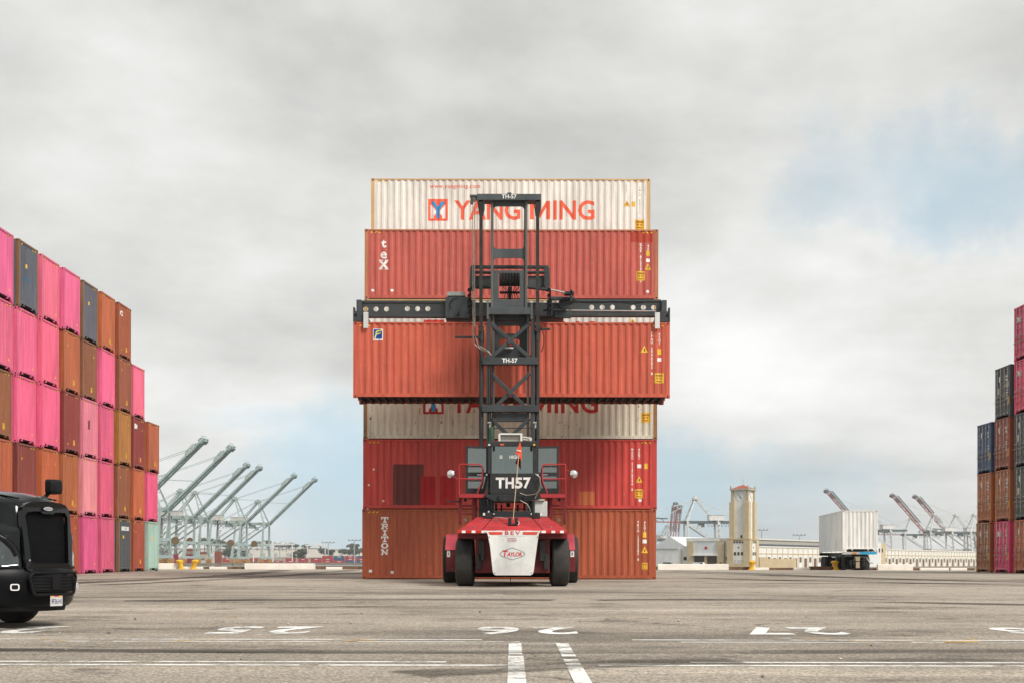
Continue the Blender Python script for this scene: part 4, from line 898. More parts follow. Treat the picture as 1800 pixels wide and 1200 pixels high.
# doors, standing open to both sides, with glass and handrails
for s in (-1, 1):
    X = lambda a: 900.5+s*a
    ext = [(X(42.5), 784.5), (X(81.5), 783.0), (X(82.0), 866.0), (X(48.5), 866.5), (X(42.5), 838)]
    h1 = [(X(46.0), 787.5), (X(78.0), 787.0), (X(78.0), 829.5), (X(46.0), 829.5)]
    h2 = [(X(46.5), 836.5), (X(78.0), 836.5), (X(78.0), 857.5), (X(51.5), 857.5)]
    yd = 50.3
    con = lambda pts: [(hp(a, b, yd).x, hp(a, b, yd).z) for a, b in pts]
    bm = holes_bm(con(ext), [con(h1), con(h2)], 0.06)
    d = put('door', bm_mesh(bm, 'door', lambda c: Vector((c.x, yd-50+c.z, c.y)), PAINT), None, H, (0.028,0.032,0.034,1))
    for hh in (h1, h2):
        m = MB(); m.prism(con(hh), lambda p: (p[0], yd-50-0.004, p[1]), lambda p: (p[0], yd-50+0.004, p[1])); m.build('window', GLASS, d)
    m = MB(); m.tube(hp(X(52), 834, 50.2), hp(X(62), 834, 50.2), 0.018, 6); m.lathe([(0.0001,-.02),(0.03,-.02),(0.03,.02),(0.0001,.02)], hp(X(45), 833.5, 50.15), 'y', 8); m.build('handle', CHROME, d)
    m = MB(); hbox(m, min(X(49), X(93)), max(X(49), X(93)), 868.5, 874.5, 49.9, 49.7, 51.2); plat = part(m, 'platform', (0.50, 0.035, 0.045))
    ra = 0.024; yr = 49.75
    P = lambda a, b: hp(X(a), b, yr)
    m = MB(); m.path([P(93.5, 868.5), P(93.5, 816.5), P(92.5, 815.5), P(57, 815.5), P(54, 817), P(52.5, 821), P(52.5, 842), P(54, 848), P(61, 864), P(61, 868.5)], ra, 8); m.path([P(93.5, 841), P(52.5, 841)], ra, 8)
    m.path([P(93.5, 825), hp(X(103), 828, yr), hp(X(107), 832, yr)], 0.012, 6); m.path([P(95, 842), hp(X(101), 838, yr), hp(X(107), 833, yr)], 0.012, 6)
    part(m, 'handrail', HRED, bevel=0, smooth=True)
    m = MB(); m.lathe([(0.0001,-0.09),(0.07,-0.085),(0.125,-0.055),(0.155,0.0),(0.155,0.015)], hp(X(107.5), 832.5, 49.75), 'y', 24); mr = m.build('mirror', CHROME, H, smooth=True)
    m = MB(); m.lathe([(0.157,0.0),(0.16,0.02),(0.10,0.08),(0.0001,0.09)], hp(X(107.5), 832.5, 49.75), 'y', 20); m.build('mirror_shell', BLACKP, mr, smooth=True)
    # ladder
    m = MB()
    for a in (91.5, 68): m.bar(hp(X(a), 875, 50.0), hp(X(a), 921 if a > 80 else 914, 50.0), 0.10, 0.05, (0,1,0))
    for b in (888, 902): m.bar(hp(X(91), b, 50.0), hp(X(68), b, 50.0), 0.06, 0.06)
    part(m, 'ladder', DRED)
    m = MB(); hbox(m, min(X(62), X(66)), max(X(62), X(66)), 875, 912, 50.3, 50.2, 50.4); part(m, 'platform_support', HRED)
    m = MB(); m.lathe([(0.0001,-.05),(0.05,-.05),(0.055,0.03),(0.0001,.04)], hp(X(82.5), 878, 49.9), 'y', 12); m.build('work_light', BLACKP, H, smooth=True)
    m = MB(); m.lathe([(0.0001,-.03),(0.05,-.03),(0.055,0.03),(0.0001,.04)], hp(X(82.5), 913, 49.9), 'y', 12); m.build('key_lock', STEEL, H, smooth=True)
m = MB(); m.bar(hp(784, 880, 50.0), hp(812, 881, 50.0), 0.05, 0.05); part(m, 'side_arm', DGREY)
# whip flag on the counterweight
m = MB(); m.tube(hp(902, 912, 47.2), hp(912, 797, 47.2), 0.012, 6); m.build('flag_pole', DECAL, H, (0.62,0.50,0.34,1))
m = MB(); q = [hp(914.5,775,47.2), hp(906,796,47.2), hp(911.5,800,47.2), hp(917.5,809,47.2), hp(917,789,47.2)]
nseg = [(p+Vector((0, 0.01*i, 0))) for i, p in enumerate(q)]; m.add(nseg, [(0,1,4), (1,2,4), (4,2,3)])
fl = m.build('flag', DECAL, H, (0.74, 0.10, 0.045, 1)); fm = fl.modifiers.new('thick', 'SOLIDIFY'); fm.thickness = 0.006
m = MB(); q = [hp(908,789.5,47.18), hp(916,791,47.18), hp(916,793,47.18), hp(908,791,47.18)]; m.add(q, [(0,1,2,3)]); m.build('flag_stripe', DECAL, fl, (0.75,0.68,0.60,1))
m = MB()
for px in (896, 908): hbox(m, px-3, px+3, 909, 920, 47.2, 47.15, 47.35)
hbox(m, 893, 910, 920.5, 922.5, 47.0, 46.95, 47.3); part(m, 'flag_mount', DGREY)
m = MB(); m.path([hp(870,908.5,48.3), hp(878,908,48.1), hp(886,910,47.8), hp(893,911,47.4)], 0.012, 6); m.path([hp(910,914,47.2), hp(913,918,47.0), hp(911,922,46.95)], 0.012, 6); m.build('cable', DECAL, H, (0.6,0.55,0.48,1))
m = MB(); m.path([hp(897.5,1006,46.6), hp(897.0,1027,46.6)], 0.012, 6); m.build('grounding_strap', BLACKP, H)

CHAIN = plain('oiled_chain', (0.06, 0.055, 0.048), 0.4, 0.5, var=0.3)
# --- mast, in front of the lifted container
YM0, YM1 = 53.35, 53.95
def rail(x0, x1, y0, y1, yy0, yy1, name='mast_rail', col=GREY):
    m = MB(); hbox(m, x0, x1, y0, y1, (yy0+yy1)/2, yy0, yy1); return part(m, name, col)
# outer mast
for x0, x1 in ((855, 862.5), (932.5, 940)): rail(x0, x1, 548, 905, YM0, YM1)
for x0, x1 in ((864.5, 869.5), (925.5, 930.5)): rail(x0, x1, 548, 905, YM0+0.12, YM1+0.05, 'mast_rail', (0.075, 0.078, 0.075))
# inner mast, raised
for x0, x1 in ((862.8, 867.2), (923, 927.2)): rail(x0, x1, 350, 548, YM0+0.10, YM1, 'mast_rail', (0.115, 0.115, 0.108))
def cross(x0, x1, y0, y1, yy0, yy1, col=GREY):
    m = MB(); hbox(m, x0, x1, y0, y1, yy0, yy0, yy1); return part(m, 'crossbeam', col)
top = cross(838.5, 951.5, 341, 352, YM0-0.05, YM1, (0.070, 0.085, 0.090)); letters('TH-57', 895, 345.8, YM0-0.06, 0.15, (0.75,0.74,0.72), top, 0.95, 0.04)
m = MB(); hbox(m, 892, 899, 339, 342.5, YM0, YM0-0.03, YM0+0.1); part(m, 'lifting_eye', DGREY, top)
def window_plate(x0, x1, y0, y1, hs, yy, name='cross_plate', col=(0.070, 0.083, 0.087)):
    c = lambda a, b: (hp(a, b, yy).x, hp(a, b, yy).z)
    (ax, az), (bx_, bz) = c(x0, y1), c(x1, y0)
    bm = holes_bm([(ax,az),(bx_,az),(bx_,bz),(ax,bz)], [rrect(c(h[0],0)[0], c(h[1],0)[0], c(0,h[3])[1], c(0,h[2])[1], h[4]) for h in hs], 0.05)
    return put(name, bm_mesh(bm, name, lambda q: Vector((q.x, yy-50+q.z, q.y)), PAINT), None, H, (*col,1))
window_plate(866.5, 923.5, 353, 478, [(868.2, 921.8, 362, 436.5, 0.13), (868.2, 921.8, 452.5, 476, 0.13)], 53.6)
window_plate(866.5, 923.5, 476, 541, [(877.3, 914.3, 479, 525.5, 0.02)], 53.55)
mm = MB(); hbox(mm, 858, 935.5, 541, 553, 53.3, 53.27, 53.75); part(mm, 'crossbeam', (0.065,0.077,0.08))
for x0 in (855.5, 932.5): m = MB(); hbox(m, x0, x0+3.5, 533, 562, 53.3, 53.25, 53.6); part(m, 'mast_bracket', (0.10,0.105,0.10))
window_plate(869, 926, 556, 628, [(877.3, 914.3, 562, 564.5, 0.02), (877.3, 914.3, 571.5, 585, 0.05), (877.3, 914.3, 594, 606, 0.1)], 53.85, col=GREY)
cb2 = cross(847, 946.5, 627.5, 640, YM0-0.08, YM0+0.25); letters('TH-57', 896, 633.2, YM0-0.09, 0.155, (0.75,0.74,0.72), cb2, 0.95, 0.04)
cross(847, 948, 711.5, 723, YM0-0.08, YM0+0.25); cross(869, 926, 725, 740, YM0+0.1, YM0+0.3)
m = MB(); hbox(m, 887.5, 902.5, 609.8, 612.5, 53.7, 53.68, 53.75); m.build('white_label', DECAL, H, (0.7,0.7,0.68,1))
for y0, y1 in ((569, 628), (656, 722), (735, 800)):
    for a, b in (((863, y0), (931, y1)), ((931, y0), (863, y1))):
        m = MB(); m.bar(hp(*a, YM0+0.1), hp(*b, YM0+0.1), 0.14, 0.06, (0,1,0)); part(m, 'brace', GREY)
    m = MB(); q = hp(897, (y0+y1)/2, YM0+0.05); m.cbox((q.x, q.y, q.z), 0.22, 0.05, 0.22); part(m, 'gusset', GREY)
# lift cylinders and chains
for x0, x1 in ((842, 850), (940.5, 948)):
    xm = (x0+x1)/2; m = MB(); m.tube(hp(xm, 905, 53.5), hp(xm, 592, 53.5), 0.085, 16); m.tube(hp(xm, 600, 53.5), hp(xm, 580, 53.5), 0.11, 16); part(m, 'lift_cylinder', (0.026,0.028,0.03), bevel=0, smooth=True)
    xc = 845.5 if xm < 900 else 945.0
    m = MB(); py = 356
    while py < 582:
        hbox(m, xc-3.0, xc+3.0, py, py+1.5, 53.3, 53.24, 53.34); hbox(m, xc-2.2, xc+2.2, py+1.5, py+2.5, 53.3, 53.26, 53.32); py += 2.5
    ch = m.build('lift_chain', CHAIN, H); ch['kind'] = 'stuff'
    m = MB(); m.lathe([(0.14,-0.07),(0.17,-0.07),(0.17,-0.05),(0.14,-0.05),(0.14,0.05),(0.17,0.05),(0.17,0.07),(0.14,0.07)], hp(xc, 362, 53.55), 'x', 20); part(m, 'chain_sheave', DGREY, bevel=0)
    for dx in (-5, 5):
        m = MB(); m.prism([(xc+dx-1.2, 352), (xc+dx+1.2, 352), (xc+dx+1.2, 364), (xc+dx-dx*0.5+1, 376), (xc+dx-dx*0.5-1, 376)], lambda p: hp(p[0], p[1], 53.3), lambda p: hp(p[0], p[1], 53.3)+Vector((0,0.4,0))); part(m, 'sheave_plate', DGREY, bevel=0)
    m = MB(); m.lathe([(0.0001,-.06),(0.09,-.06),(0.11,0),(0.09,.06),(0.0001,.06)], hp(xc, 575, 53.4), 'z', 12); part(m, 'chain_anchor', DGREY, bevel=0)
for a in (831.5, 834.6): MB().path([hp(a, 349, 53.3), hp(a-0.5, 470, 53.3), hp(a, 560, 53.3), hp(a+0.5, 572, 53.35)], 0.02, 6).build('hydraulic_hose', STEEL, H, smooth=True)
for i, pts in enumerate(([(831,565),(831,585),(833,604),(845,614),(858,618),(864,624)], [(833,560),(835,590),(840,607),(852,613),(861,619)], [(835,575),(836,600),(843,618),(847,634),(846,640)], [(951,574),(956,590),(956,604),(952,618)])):
    MB().path([hp(a, b, 53.15) for a, b in pts], 0.018, 6).build('hydraulic_hose', STEEL if i < 2 else BLACKP, H, smooth=True)
m = MB(); hbox(m, 826, 838.5, 342.5, 346.5, 53.3, 53.28, 53.5); hbox(m, 828, 837, 346, 352, 53.35, 53.3, 53.4); hbox(m, 826.5, 832, 353, 359, 53.3, 53.28, 53.4); part(m, 'hose_bracket', (0.06,0.06,0.06))
m = MB(); m.lathe([(0.08,-0.03),(0.12,-0.03),(0.12,0.03),(0.08,0.03)], hp(833, 350, 53.4), 'y', 16); part(m, 'hose_sheave', (0.12,0.11,0.10), bevel=0)
m = MB(); m.bar(hp(800, 592.5, 53.4), hp(845, 592.5, 53.4), 0.08, 0.08); m.bar(hp(944, 578.5, 53.4), hp(967, 578.5, 53.4), 0.07, 0.08); part(m, 'hose_arm', DGREY)
for a in (862.8, 858.5, 866): MB().path([hp(a, 640, YM0-0.02), hp(a+0.3, 700, YM0-0.02), hp(a, 800, YM0-0.02)], 0.012, 5).build('hydraulic_hose', BLACKP, H)
for px in (860, 940): m = MB(); hbox(m, px-3.2, px+3.2, 741, 743.5, 53.0, 52.95, 53.15); m.tube(hp(px+1, 744, 53.05), hp(px+1, 752, 53.05), 0.035, 8); part(m, 'mast_lamp', (0.55,0.52,0.45))
m = MB(); m.bar(hp(866, 752, 53.2), hp(936, 751.5, 53.2), 0.03, 0.03); part(m, 'tie_rod', DGREY)

# --- carriage and spreader, gripping the lifted container from above
YC = DH+CW/2                                   # middle of the lifted container
m = MB(); hbox(m, 828, 964, 467, 471.5, 54.4, 54.35, 54.6); car = part(m, 'carriage', GREY)
for s in (-1, 1):
    X = lambda a: 896+s*a
    m = MB(); m.prism([(X(66), 468), (X(69.5), 470), (X(71), 500), (X(67), 510), (X(64), 510), (X(60), 500), (X(61), 470)], lambda p: hp(p[0], p[1], 54.3), lambda p: hp(p[0], p[1], 54.3)+Vector((0, 0.35, 0))); part(m, 'side_plate', GREY, car)
    m = MB(); hbox(m, min(X(32), X(60)), max(X(32), X(60)), 485.5, 505, 54.5, 54.45, 54.9); part(m, 'carriage_plate', (0.055,0.066,0.07), car)
    m = MB(); m.tube(hp(X(30), 479.5, 54.35), hp(X(62), 479, 54.35), 0.06, 10); part(m, 'tilt_cylinder', DGREY, car, bevel=0)
    m = MB(); m.tube(hp(X(20), 504, 54.3), hp(X(70), 510 if s > 0 else 505, 54.3), 0.055, 10); part(m, 'shift_cylinder', DGREY, car, bevel=0)
    # hanging chains
    m = MB(); py = 510
    while py < 556:
        k = int(py) % 2; q = hp(X(70)+(0.9 if k else -0.9), py, 54.2); m.lathe([(0.035,-0.03),(0.075,-0.03),(0.075,0.03),(0.035,0.03)], q, 'x' if k else 'y', 10); py += 5.0
    c2 = m.build('hanging_chain', BLACKP, H, smooth=True); c2['kind'] = 'stuff'
m = MB(); m.tube(hp(964, 508.5, 54.2), hp(993, 514.5, 54.2), 0.03, 10); m.build('cylinder_rod', CHROME, H, smooth=True)
m = MB(); hbox(m, 992, 1009, 513, 518, 54.3, 54.2, 54.6); hbox(m, 1002, 1006, 510, 532, 54.3, 54.2, 54.6); part(m, 'rod_anchor', DGREY)
m = MB(); m.tube(hp(877.5, 491, 54.4), hp(914.5, 491, 54.4), 0.27, 22); part(m, 'rotation_drum', (0.045,0.042,0.038), bevel=0, smooth=True)
for i in range(6): MB().path([hp(884+i*5, 480, 54.0), hp(882+i*6, 500+3*(i % 3), 53.95), hp(890+i*3, 512, 53.9), hp(886+i*5, 524, 54.0)], 0.014, 5).build('hydraulic_hose', BLACKP, H, smooth=True)
m = MB(); hbox(m, 878, 914, 513, 516, 54.3, 54.2, 54.4); hbox(m, 893, 899, 505, 526, 54.3, 54.2, 54.4); part(m, 'hose_manifold', DGREY)
# head of the spreader
m = MB(); hbox(m, 782, 992, 532, 556, 54.9, 54.9, 57.0); sp = part(m, 'spreader', (0.045,0.054,0.058))
m = MB(); hbox(m, 783, 826, 523, 560, 54.8, 54.72, 54.9); part(m, 'spreader_plate', (0.060,0.074,0.079), sp)
m = MB(); hbox(m, 786, 818, 513.5, 520.5, 54.8, 54.75, 55.1); bxo = part(m, 'junction_box', (0.42,0.43,0.40), sp)
for px in (796, 800): m = MB(); hbox(m, px-0.7, px+0.7, 516.5, 518, 54.7, 54.742, 54.75); m.build('indicator', DECAL, sp, (0.15,0.6,0.25,1))
m = MB(); hbox(m, 965, 1010, 522, 527, 54.8, 54.75, 54.95); hbox(m, 975, 1004, 549, 559, 54.8, 54.75, 54.95); hbox(m, 982, 984.5, 524, 552, 54.75, 54.7, 54.78); part(m, 'spreader_plate', (0.05,0.06,0.064), sp)
for pts in ([(792,545),(790,535),(796,526),(806,524)], [(800,553),(806,555),(806,548)], [(984,531),(990,524),(998,524),(1006,530)], [(1008,536),(1004,531),(1008,527),(1016,531),(1030,533),(1050,533),(1080,530),(1098,533),(1110,535),(1130,532)], [(826,520),(822,535),(830,548),(826,556)], [(970,545),(975,535),(982,537),(988,546)]):
    MB().path([hp(a, b, 54.66) for a, b in pts], 0.016, 6).build('hydraulic_hose', BLACKP, sp, smooth=True)
# telescopic beams with lightening holes
def beam(x0, x1, y0, y1, holes, yy, name):
    c = lambda a, b: (hp(a, b, yy).x, hp(a, b, yy).z)
    (ax, az), (bx_, bz) = c(x0, y1), c(x1, y0)
    bm = holes_bm([(ax,az),(bx_,az),(bx_,bz),(ax,bz)], [disc(*c(h, hy), 0.098) for h, hy in holes], 0.04)
    o = put(name, bm_mesh(bm, name, lambda q: Vector((q.x, yy-50+q.z, q.y)), PAINT), None, H, (0.048,0.054,0.056,1))
    m = MB(); m.box(min(ax,bx_), max(ax,bx_), yy-50-0.06, yy-50+0.26, bz-0.07, bz+0.02); m.box(min(ax,bx_), max(ax,bx_), yy-50-0.06, yy-50+0.26, az-0.02, az+0.07); part(m, 'beam_flange', (0.05,0.056,0.058), o); return o
beam(631, 784, 530, 557, [(643,543.5),(661,543.5),(679.5,543.5),(716,543),(734,543),(752,543)], 54.95, 'spreader_beam')
beam(984, 1162, 528, 555.5, [(1040,540.5),(1058.5,540.5),(1076.5,540.5),(1113,540.8),(1131,540.8),(1149,541)], 54.95, 'spreader_beam')
# end beams over the container ends, with twistlock housings, guides
for s in (-1, 1):
    xe = -0.03+s*(CL/2); zt = HELD.location.z+CHT-HO.z
    m = MB(); m.box(min(xe, xe-s*0.42), max(xe, xe-s*0.42), DH-50+0.0, DH-50+CW, zt+0.012, zt+0.42); m.box(min(xe, xe-s*0.06), max(xe, xe-s*0.06), DH-50-0.02, DH-50+0.3, zt+0.012, zt+0.56); eb = part(m, 'end_beam', (0.042,0.047,0.05))
    m = MB(); m.box(min(xe-s*0.12, xe-s*0.32), max(xe-s*0.12, xe-s*0.32), DH-50+0.05, DH-50+0.6, zt+0.42, zt+0.86); part(m, 'end_bracket', (0.055,0.066,0.07), eb)
    m = MB(); m.lathe([(0.0001,0),(0.05,0),(0.05,0.015),(0.0001,0.015)], (xe-s*0.1, DH-50-0.03, zt+0.26), 'y', 12); m.build('twistlock_pin', BLACKP, eb)
    m = MB(); xg = xe-s*0.50; m.prism([(-0.085,-0.26),(0.085,-0.26),(0.095,-0.20),(0.095,0.36),(-0.095,0.36),(-0.095,-0.20)], lambda p: (xg+p[0], DH-50-0.10, zt+p[1]), lambda p: (xg+p[0], DH-50-0.05, zt+p[1])); part(m, 'guide_plate', (0.72,0.72,0.70), eb)
    m = MB(); m.box(xg-0.06, xg+0.06, DH-50-0.05, DH-50+0.2, zt+0.22, zt+0.34); part(m, 'guide_pivot', DGREY, eb)
m = MB(); m.tube(hp(993, 545.5, 54.6), hp(1153, 547, 54.6), 0.022, 8); m.build('extension_rod', CHROME, H, smooth=True)
m = MB(); m.tube(hp(955, 545.5, 54.6), hp(995, 545.5, 54.6), 0.045, 10); part(m, 'extension_cylinder', DGREY, bevel=0)
for px in (831, 966):
    m = MB()
    for dy in (536, 548, 556): q = hp(px, dy, 54.45); m.lathe([(0.0001,-0.08),(0.09,-0.08),(0.09,0.08),(0.0001,0.08)], q, 'x', 10); m.cbox((q.x, q.y-0.05, q.z+0.12), 0.2, 0.12, 0.1)
    part(m, 'chain_shackle', DGREY, bevel=0)
# ---------------------------------------------------------------- black road tractor at the left edge
TA = R(66)
TF = Vector((math.sin(TA), -math.cos(TA), 0))
TO = Vector((-7.05, 21.7, gz(21.7)))
T = thing('truck', TO, 'glossy black road tractor with wide mesh grille, cut by the picture edge', 'truck', rz=math.atan2(TF.y, TF.x))
BLK = (0.003, 0.0036, 0.0046)
def tpart(m, name, mat=GLOSS, col=BLK, parent=T, smooth=True, bevel=0): return m.build(name, mat, parent, (*col, 1), smooth, bevel)
def sec(x, w, zt, zb, sh=0.16, crown=0.05, tuck=0.0):
    """one cross section of the bonnet, right to left over the top"""
    h = [(-w+tuck, zb), (-w, zb+(zt-zb)*0.45), (-w+0.02, zt-sh-0.10), (-w+0.05, zt-sh*0.55), (-w+0.12, zt-sh*0.18), (-w+0.24, zt-0.01), (-w*0.35, zt+crown*0.7), (0, zt+crown)]
    pts = h+[(-a, b) for a, b in h[-2::-1]]
    return [Vector((x, a, b)) for a, b in pts]
m = MB(); m.loft([sec(-0.08, 0.46, 1.85, 0.92, 0.14, 0.02), sec(-0.11, 0.515, 1.90, 0.90, 0.16, 0.03), sec(-0.16, 0.565, 1.95, 0.90), sec(-0.5, 0.64, 2.02, 0.95), sec(-1.2, 0.78, 2.09, 1.05), sec(-2.2, 0.95, 2.17, 1.1)], False)
tpart(m, 'bonnet')
# bonnet lines
for s in (-1, 1): m = MB(); m.path([(-0.16, s*0.40, 1.965), (-0.9, s*0.47, 2.075), (-2.1, s*0.55, 2.19)], 0.016, 8); tpart(m, 'bonnet_crease')
# grille: surround frame and dark mesh bars
def grille_frame():
    out = [(-0.50, 0.90), (-0.42, 0.86), (0.42, 0.86), (0.50, 0.90), (0.53, 1.64), (0.525, 1.74), (0.49, 1.83), (0.42, 1.885), (0.3, 1.912), (0, 1.925), (-0.3, 1.912), (-0.42, 1.885), (-0.49, 1.83), (-0.525, 1.74), (-0.53, 1.64)]
    inn = [(-0.40, 0.985), (0.40, 0.985), (0.455, 1.70), (0.40, 1.765), (0.15, 1.765), (0.12, 1.735), (-0.12, 1.735), (-0.15, 1.765), (-0.40, 1.765), (-0.455, 1.70)]
    bm = holes_bm(out, [inn], 0.07); f = lambda c: Vector((0.012-0.18*(c.x**2)+c.z, c.x, c.y))
    o = put('grille_surround', bm_mesh(bm, 'grille_surround', f, GLOSS), None, T, (*BLK, 1), False, 0.015); return o
gs = grille_frame()
m = MB(); m.add([(-0.06-0.18*y*y, y, z) for z in (0.97, 1.78) for y in (-0.47, -0.3, -0.15, 0, 0.15, 0.3, 0.47)], [(i, i+1, i+8, i+7) for i in range(6)]); m.build('grille_backing', BLACKP, T)
m = MB()
for i in range(34): y = -0.45+0.9*i/33; m.box(-0.05-0.18*y*y, -0.03-0.18*y*y, y-0.004, y+0.004, 0.985, 1.765)
for i in range(30):
    z = 0.995+0.77*i/29
    for a, b in zip((-0.45,-0.3,-0.15,0,0.15,0.3), (-0.3,-0.15,0,0.15,0.3,0.45)): m.bar((-0.038-0.18*a*a, a, z), (-0.038-0.18*b*b, b, z), 0.012, 0.007)
g = m.build('grille_mesh', BLACKP, T); g['kind'] = 'stuff'
m = MB(); m.prism([(0.10*math.cos(t), 1.815+0.032*math.sin(t)) for t in [2*math.pi*i/20 for i in range(20)]], lambda p: (0.03, p[0], p[1]), lambda p: (0.052, p[0], p[1])); bd = m.build('badge', CHROME, T, bevel=0.006)
m = MB(); m.prism([(0.08*math.cos(t), 1.815+0.02*math.sin(t)) for t in [2*math.pi*i/20 for i in range(20)]], lambda p: (0.05, p[0], p[1]), lambda p: (0.054, p[0], p[1])); m.build('badge_field', DECAL, bd, (0.25,0.25,0.26,1))
# front mudguards swelling over the wheels
for s in (-1, 1):
    secs = []
    for k in range(13):
        t = R(5+170*k/12); cx, cz, r = -1.60, 0.52, 0.70
        ox, oz = cx+math.cos(t)*r*1.0, cz+math.sin(t)*r
        fx = cx+math.cos(t)*(r+0.12) ; fz = cz+math.sin(t)*(r+0.20)
        secs.append([Vector((ox, s*0.72, oz)), Vector((ox, s*1.15, oz)), Vector((fx, s*1.14, fz)), Vector((fx-0.02*math.cos(t), s*0.98, fz+0.06)), Vector((fx-0.05*math.cos(t), s*0.80, fz+0.09)), Vector((fx-0.08, s*0.66, fz+0.04))])
    m = MB(); m.loft(secs); tpart(m, 'mudguard')
    # corner block carrying the headlamp, between grille and mudguard
    A = lambda x, y, z: Vector((x, s*y, z))
    m = MB(); m.loft([[A(-0.10,0.53,0.90), A(-0.10,0.53,1.50), A(-0.5,0.60,1.62), A(-0.9,0.66,1.30), A(-0.9,0.60,0.90)], [A(-0.26,0.78,0.90), A(-0.30,0.78,1.36), A(-0.6,0.85,1.50), A(-0.9,0.86,1.30), A(-0.9,0.80,0.9)], [A(-0.62,1.08,0.90), A(-0.66,1.08,1.22), A(-0.78,1.10,1.36), A(-0.92,1.12,1.25), A(-0.92,1.10,0.9)]]); tpart(m, 'headlamp_housing')
    m = MB(); m.path([A(-0.13,0.555,1.10), A(-0.17,0.60,1.22), A(-0.24,0.69,1.335), A(-0.34,0.80,1.42), A(-0.5,0.93,1.47), A(-0.75,1.03,1.49), A(-1.1,1.08,1.47)], 0.06, 12); tpart(m, 'wing_brow')
    m = MB(); m.loft([[A(-0.085,0.56,0.965), A(-0.10,0.555,1.06), A(-0.155,0.60,1.20), A(-0.14,0.62,0.955)], [A(-0.20,0.74,0.945), A(-0.22,0.74,1.12), A(-0.27,0.78,1.33), A(-0.22,0.78,0.945)], [A(-0.42,0.95,0.96), A(-0.45,0.95,1.15), A(-0.50,0.97,1.33), A(-0.46,0.98,0.96)], [A(-0.62,1.10,1.0), A(-0.64,1.10,1.1), A(-0.66,1.11,1.22), A(-0.64,1.12,1.0)]]); hl = m.build('headlamp', LENS, T, smooth=True)
    for (x, y, z, r) in ((-0.20, 0.68, 1.06, 0.085), (-0.33, 0.84, 1.10, 0.095), (-0.50, 0.99, 1.12, 0.07)):
        m = MB(); m.lathe([(0.0001,-0.05),(r*0.6,-0.02),(r,0.04),(r*0.9,0.04),(0.0001,0.0)], (x-0.06, s*y, z), 'x', 16); m.build('reflector', CHROME, hl, smooth=True)
    m = MB(); m.path([A(-0.10,0.545,0.93), A(-0.24,0.80,0.92), A(-0.5,1.0,0.93), A(-0.66,1.12,0.97)], 0.02, 8); tpart(m, 'lamp_trim', BLACKP, parent=hl)
# bumper: wraps round the corners
plan = [(-1.25,-1.22), (-0.95,-1.21), (-0.70,-1.14), (-0.48,-1.0), (-0.28,-0.80), (-0.12,-0.58), (-0.02,-0.35), (0.04,-0.12), (0.04,0.12), (-0.02,0.35), (-0.12,0.58), (-0.28,0.80), (-0.48,1.0), (-0.70,1.14), (-0.95,1.21), (-1.25,1.22)]
prof = [(-0.10, 0.92), (0.015, 0.91), (0.05, 0.86), (0.06, 0.70), (0.05, 0.55), (0.02, 0.40), (-0.04, 0.33), (-0.14, 0.33)]
secs = []
for i, (x, y) in enumerate(plan):
    a = Vector(plan[max(i-1,0)]); b = Vector(plan[min(i+1,len(plan)-1)]); d = (b-a).normalized(); nrm = Vector((d.y, -d.x))
    secs.append([Vector((x+nrm.x*o, y+nrm.y*o, z)) for o, z in prof])
m = MB(); m.loft(secs, True); tpart(m, 'bumper', make_paint('satin_black', 0.32, 0.05, 0.14))
m = MB(); m.add([(0.118-0.30*y*y, y, z) for z in (0.56, 0.80) for y in (-0.46,-0.3,-0.15,0,0.15,0.3,0.46)], [(i, i+1, i+8, i+7) for i in range(6)]); m.build('lower_grille', BLACKP, T)
m = MB()
pts = [(0.135-0.28*y*y, y, z) for y, z in ((-0.50,0.78),(-0.44,0.84),(0.44,0.84),(0.50,0.78),(0.44,0.54),(0.38,0.51),(-0.38,0.51),(-0.44,0.54),(-0.50,0.78))]
m.path(pts, 0.022, 8); tpart(m, 'lower_grille_rim', BLACKP)
for i in range(5): m = MB(); z = 0.585+0.048*i; m.path([(0.125-0.30*y*y, y, z) for y in (-0.45,-0.2,0,0.2,0.45)], 0.009, 6); m.build('lower_grille_bar', BLACKP, T)
m = MB(); m.box(0.10, 0.14, -0.09, 0.09, 0.58, 0.78); m.build('tow_cover', BLACKP, T, bevel=0.01)
for s in (-1, 1):
    c = Vector((-0.125, s*0.63, 0.63)); nrm = Vector((0.83, s*0.56, 0)); tx = Vector((-nrm.y, nrm.x, 0))
    ring = holes_bm(rrect(-0.066, 0.066, -0.05, 0.05, 0.03), [rrect(-0.048, 0.048, -0.034, 0.034, 0.018)], 0.02)
    fl_ = put('fog_lamp_rim', bm_mesh(ring, 'fog_lamp_rim', lambda q: c+nrm*(0.078+q.z)+tx*q.x+Vector((0,0,q.y)), DECAL), None, T, (0.80,0.80,0.80,1))
    m = MB(); m.prism(rrect(-0.055, 0.055, -0.038, 0.038, 0.02), lambda q: c+nrm*0.07+tx*q[0]+Vector((0,0,q[1])), lambda q: c+nrm*0.08+tx*q[0]+Vector((0,0,q[1]))); m.build('fog_lamp', BLACKP, fl_)
    m = MB(); m.lathe([(0.0001,0),(0.016,0),(0.016,0.01),(0.0001,0.012)], (0.03, s*0.47, 1.03), 'x', 8); m.build('rivet', CHROME, T)
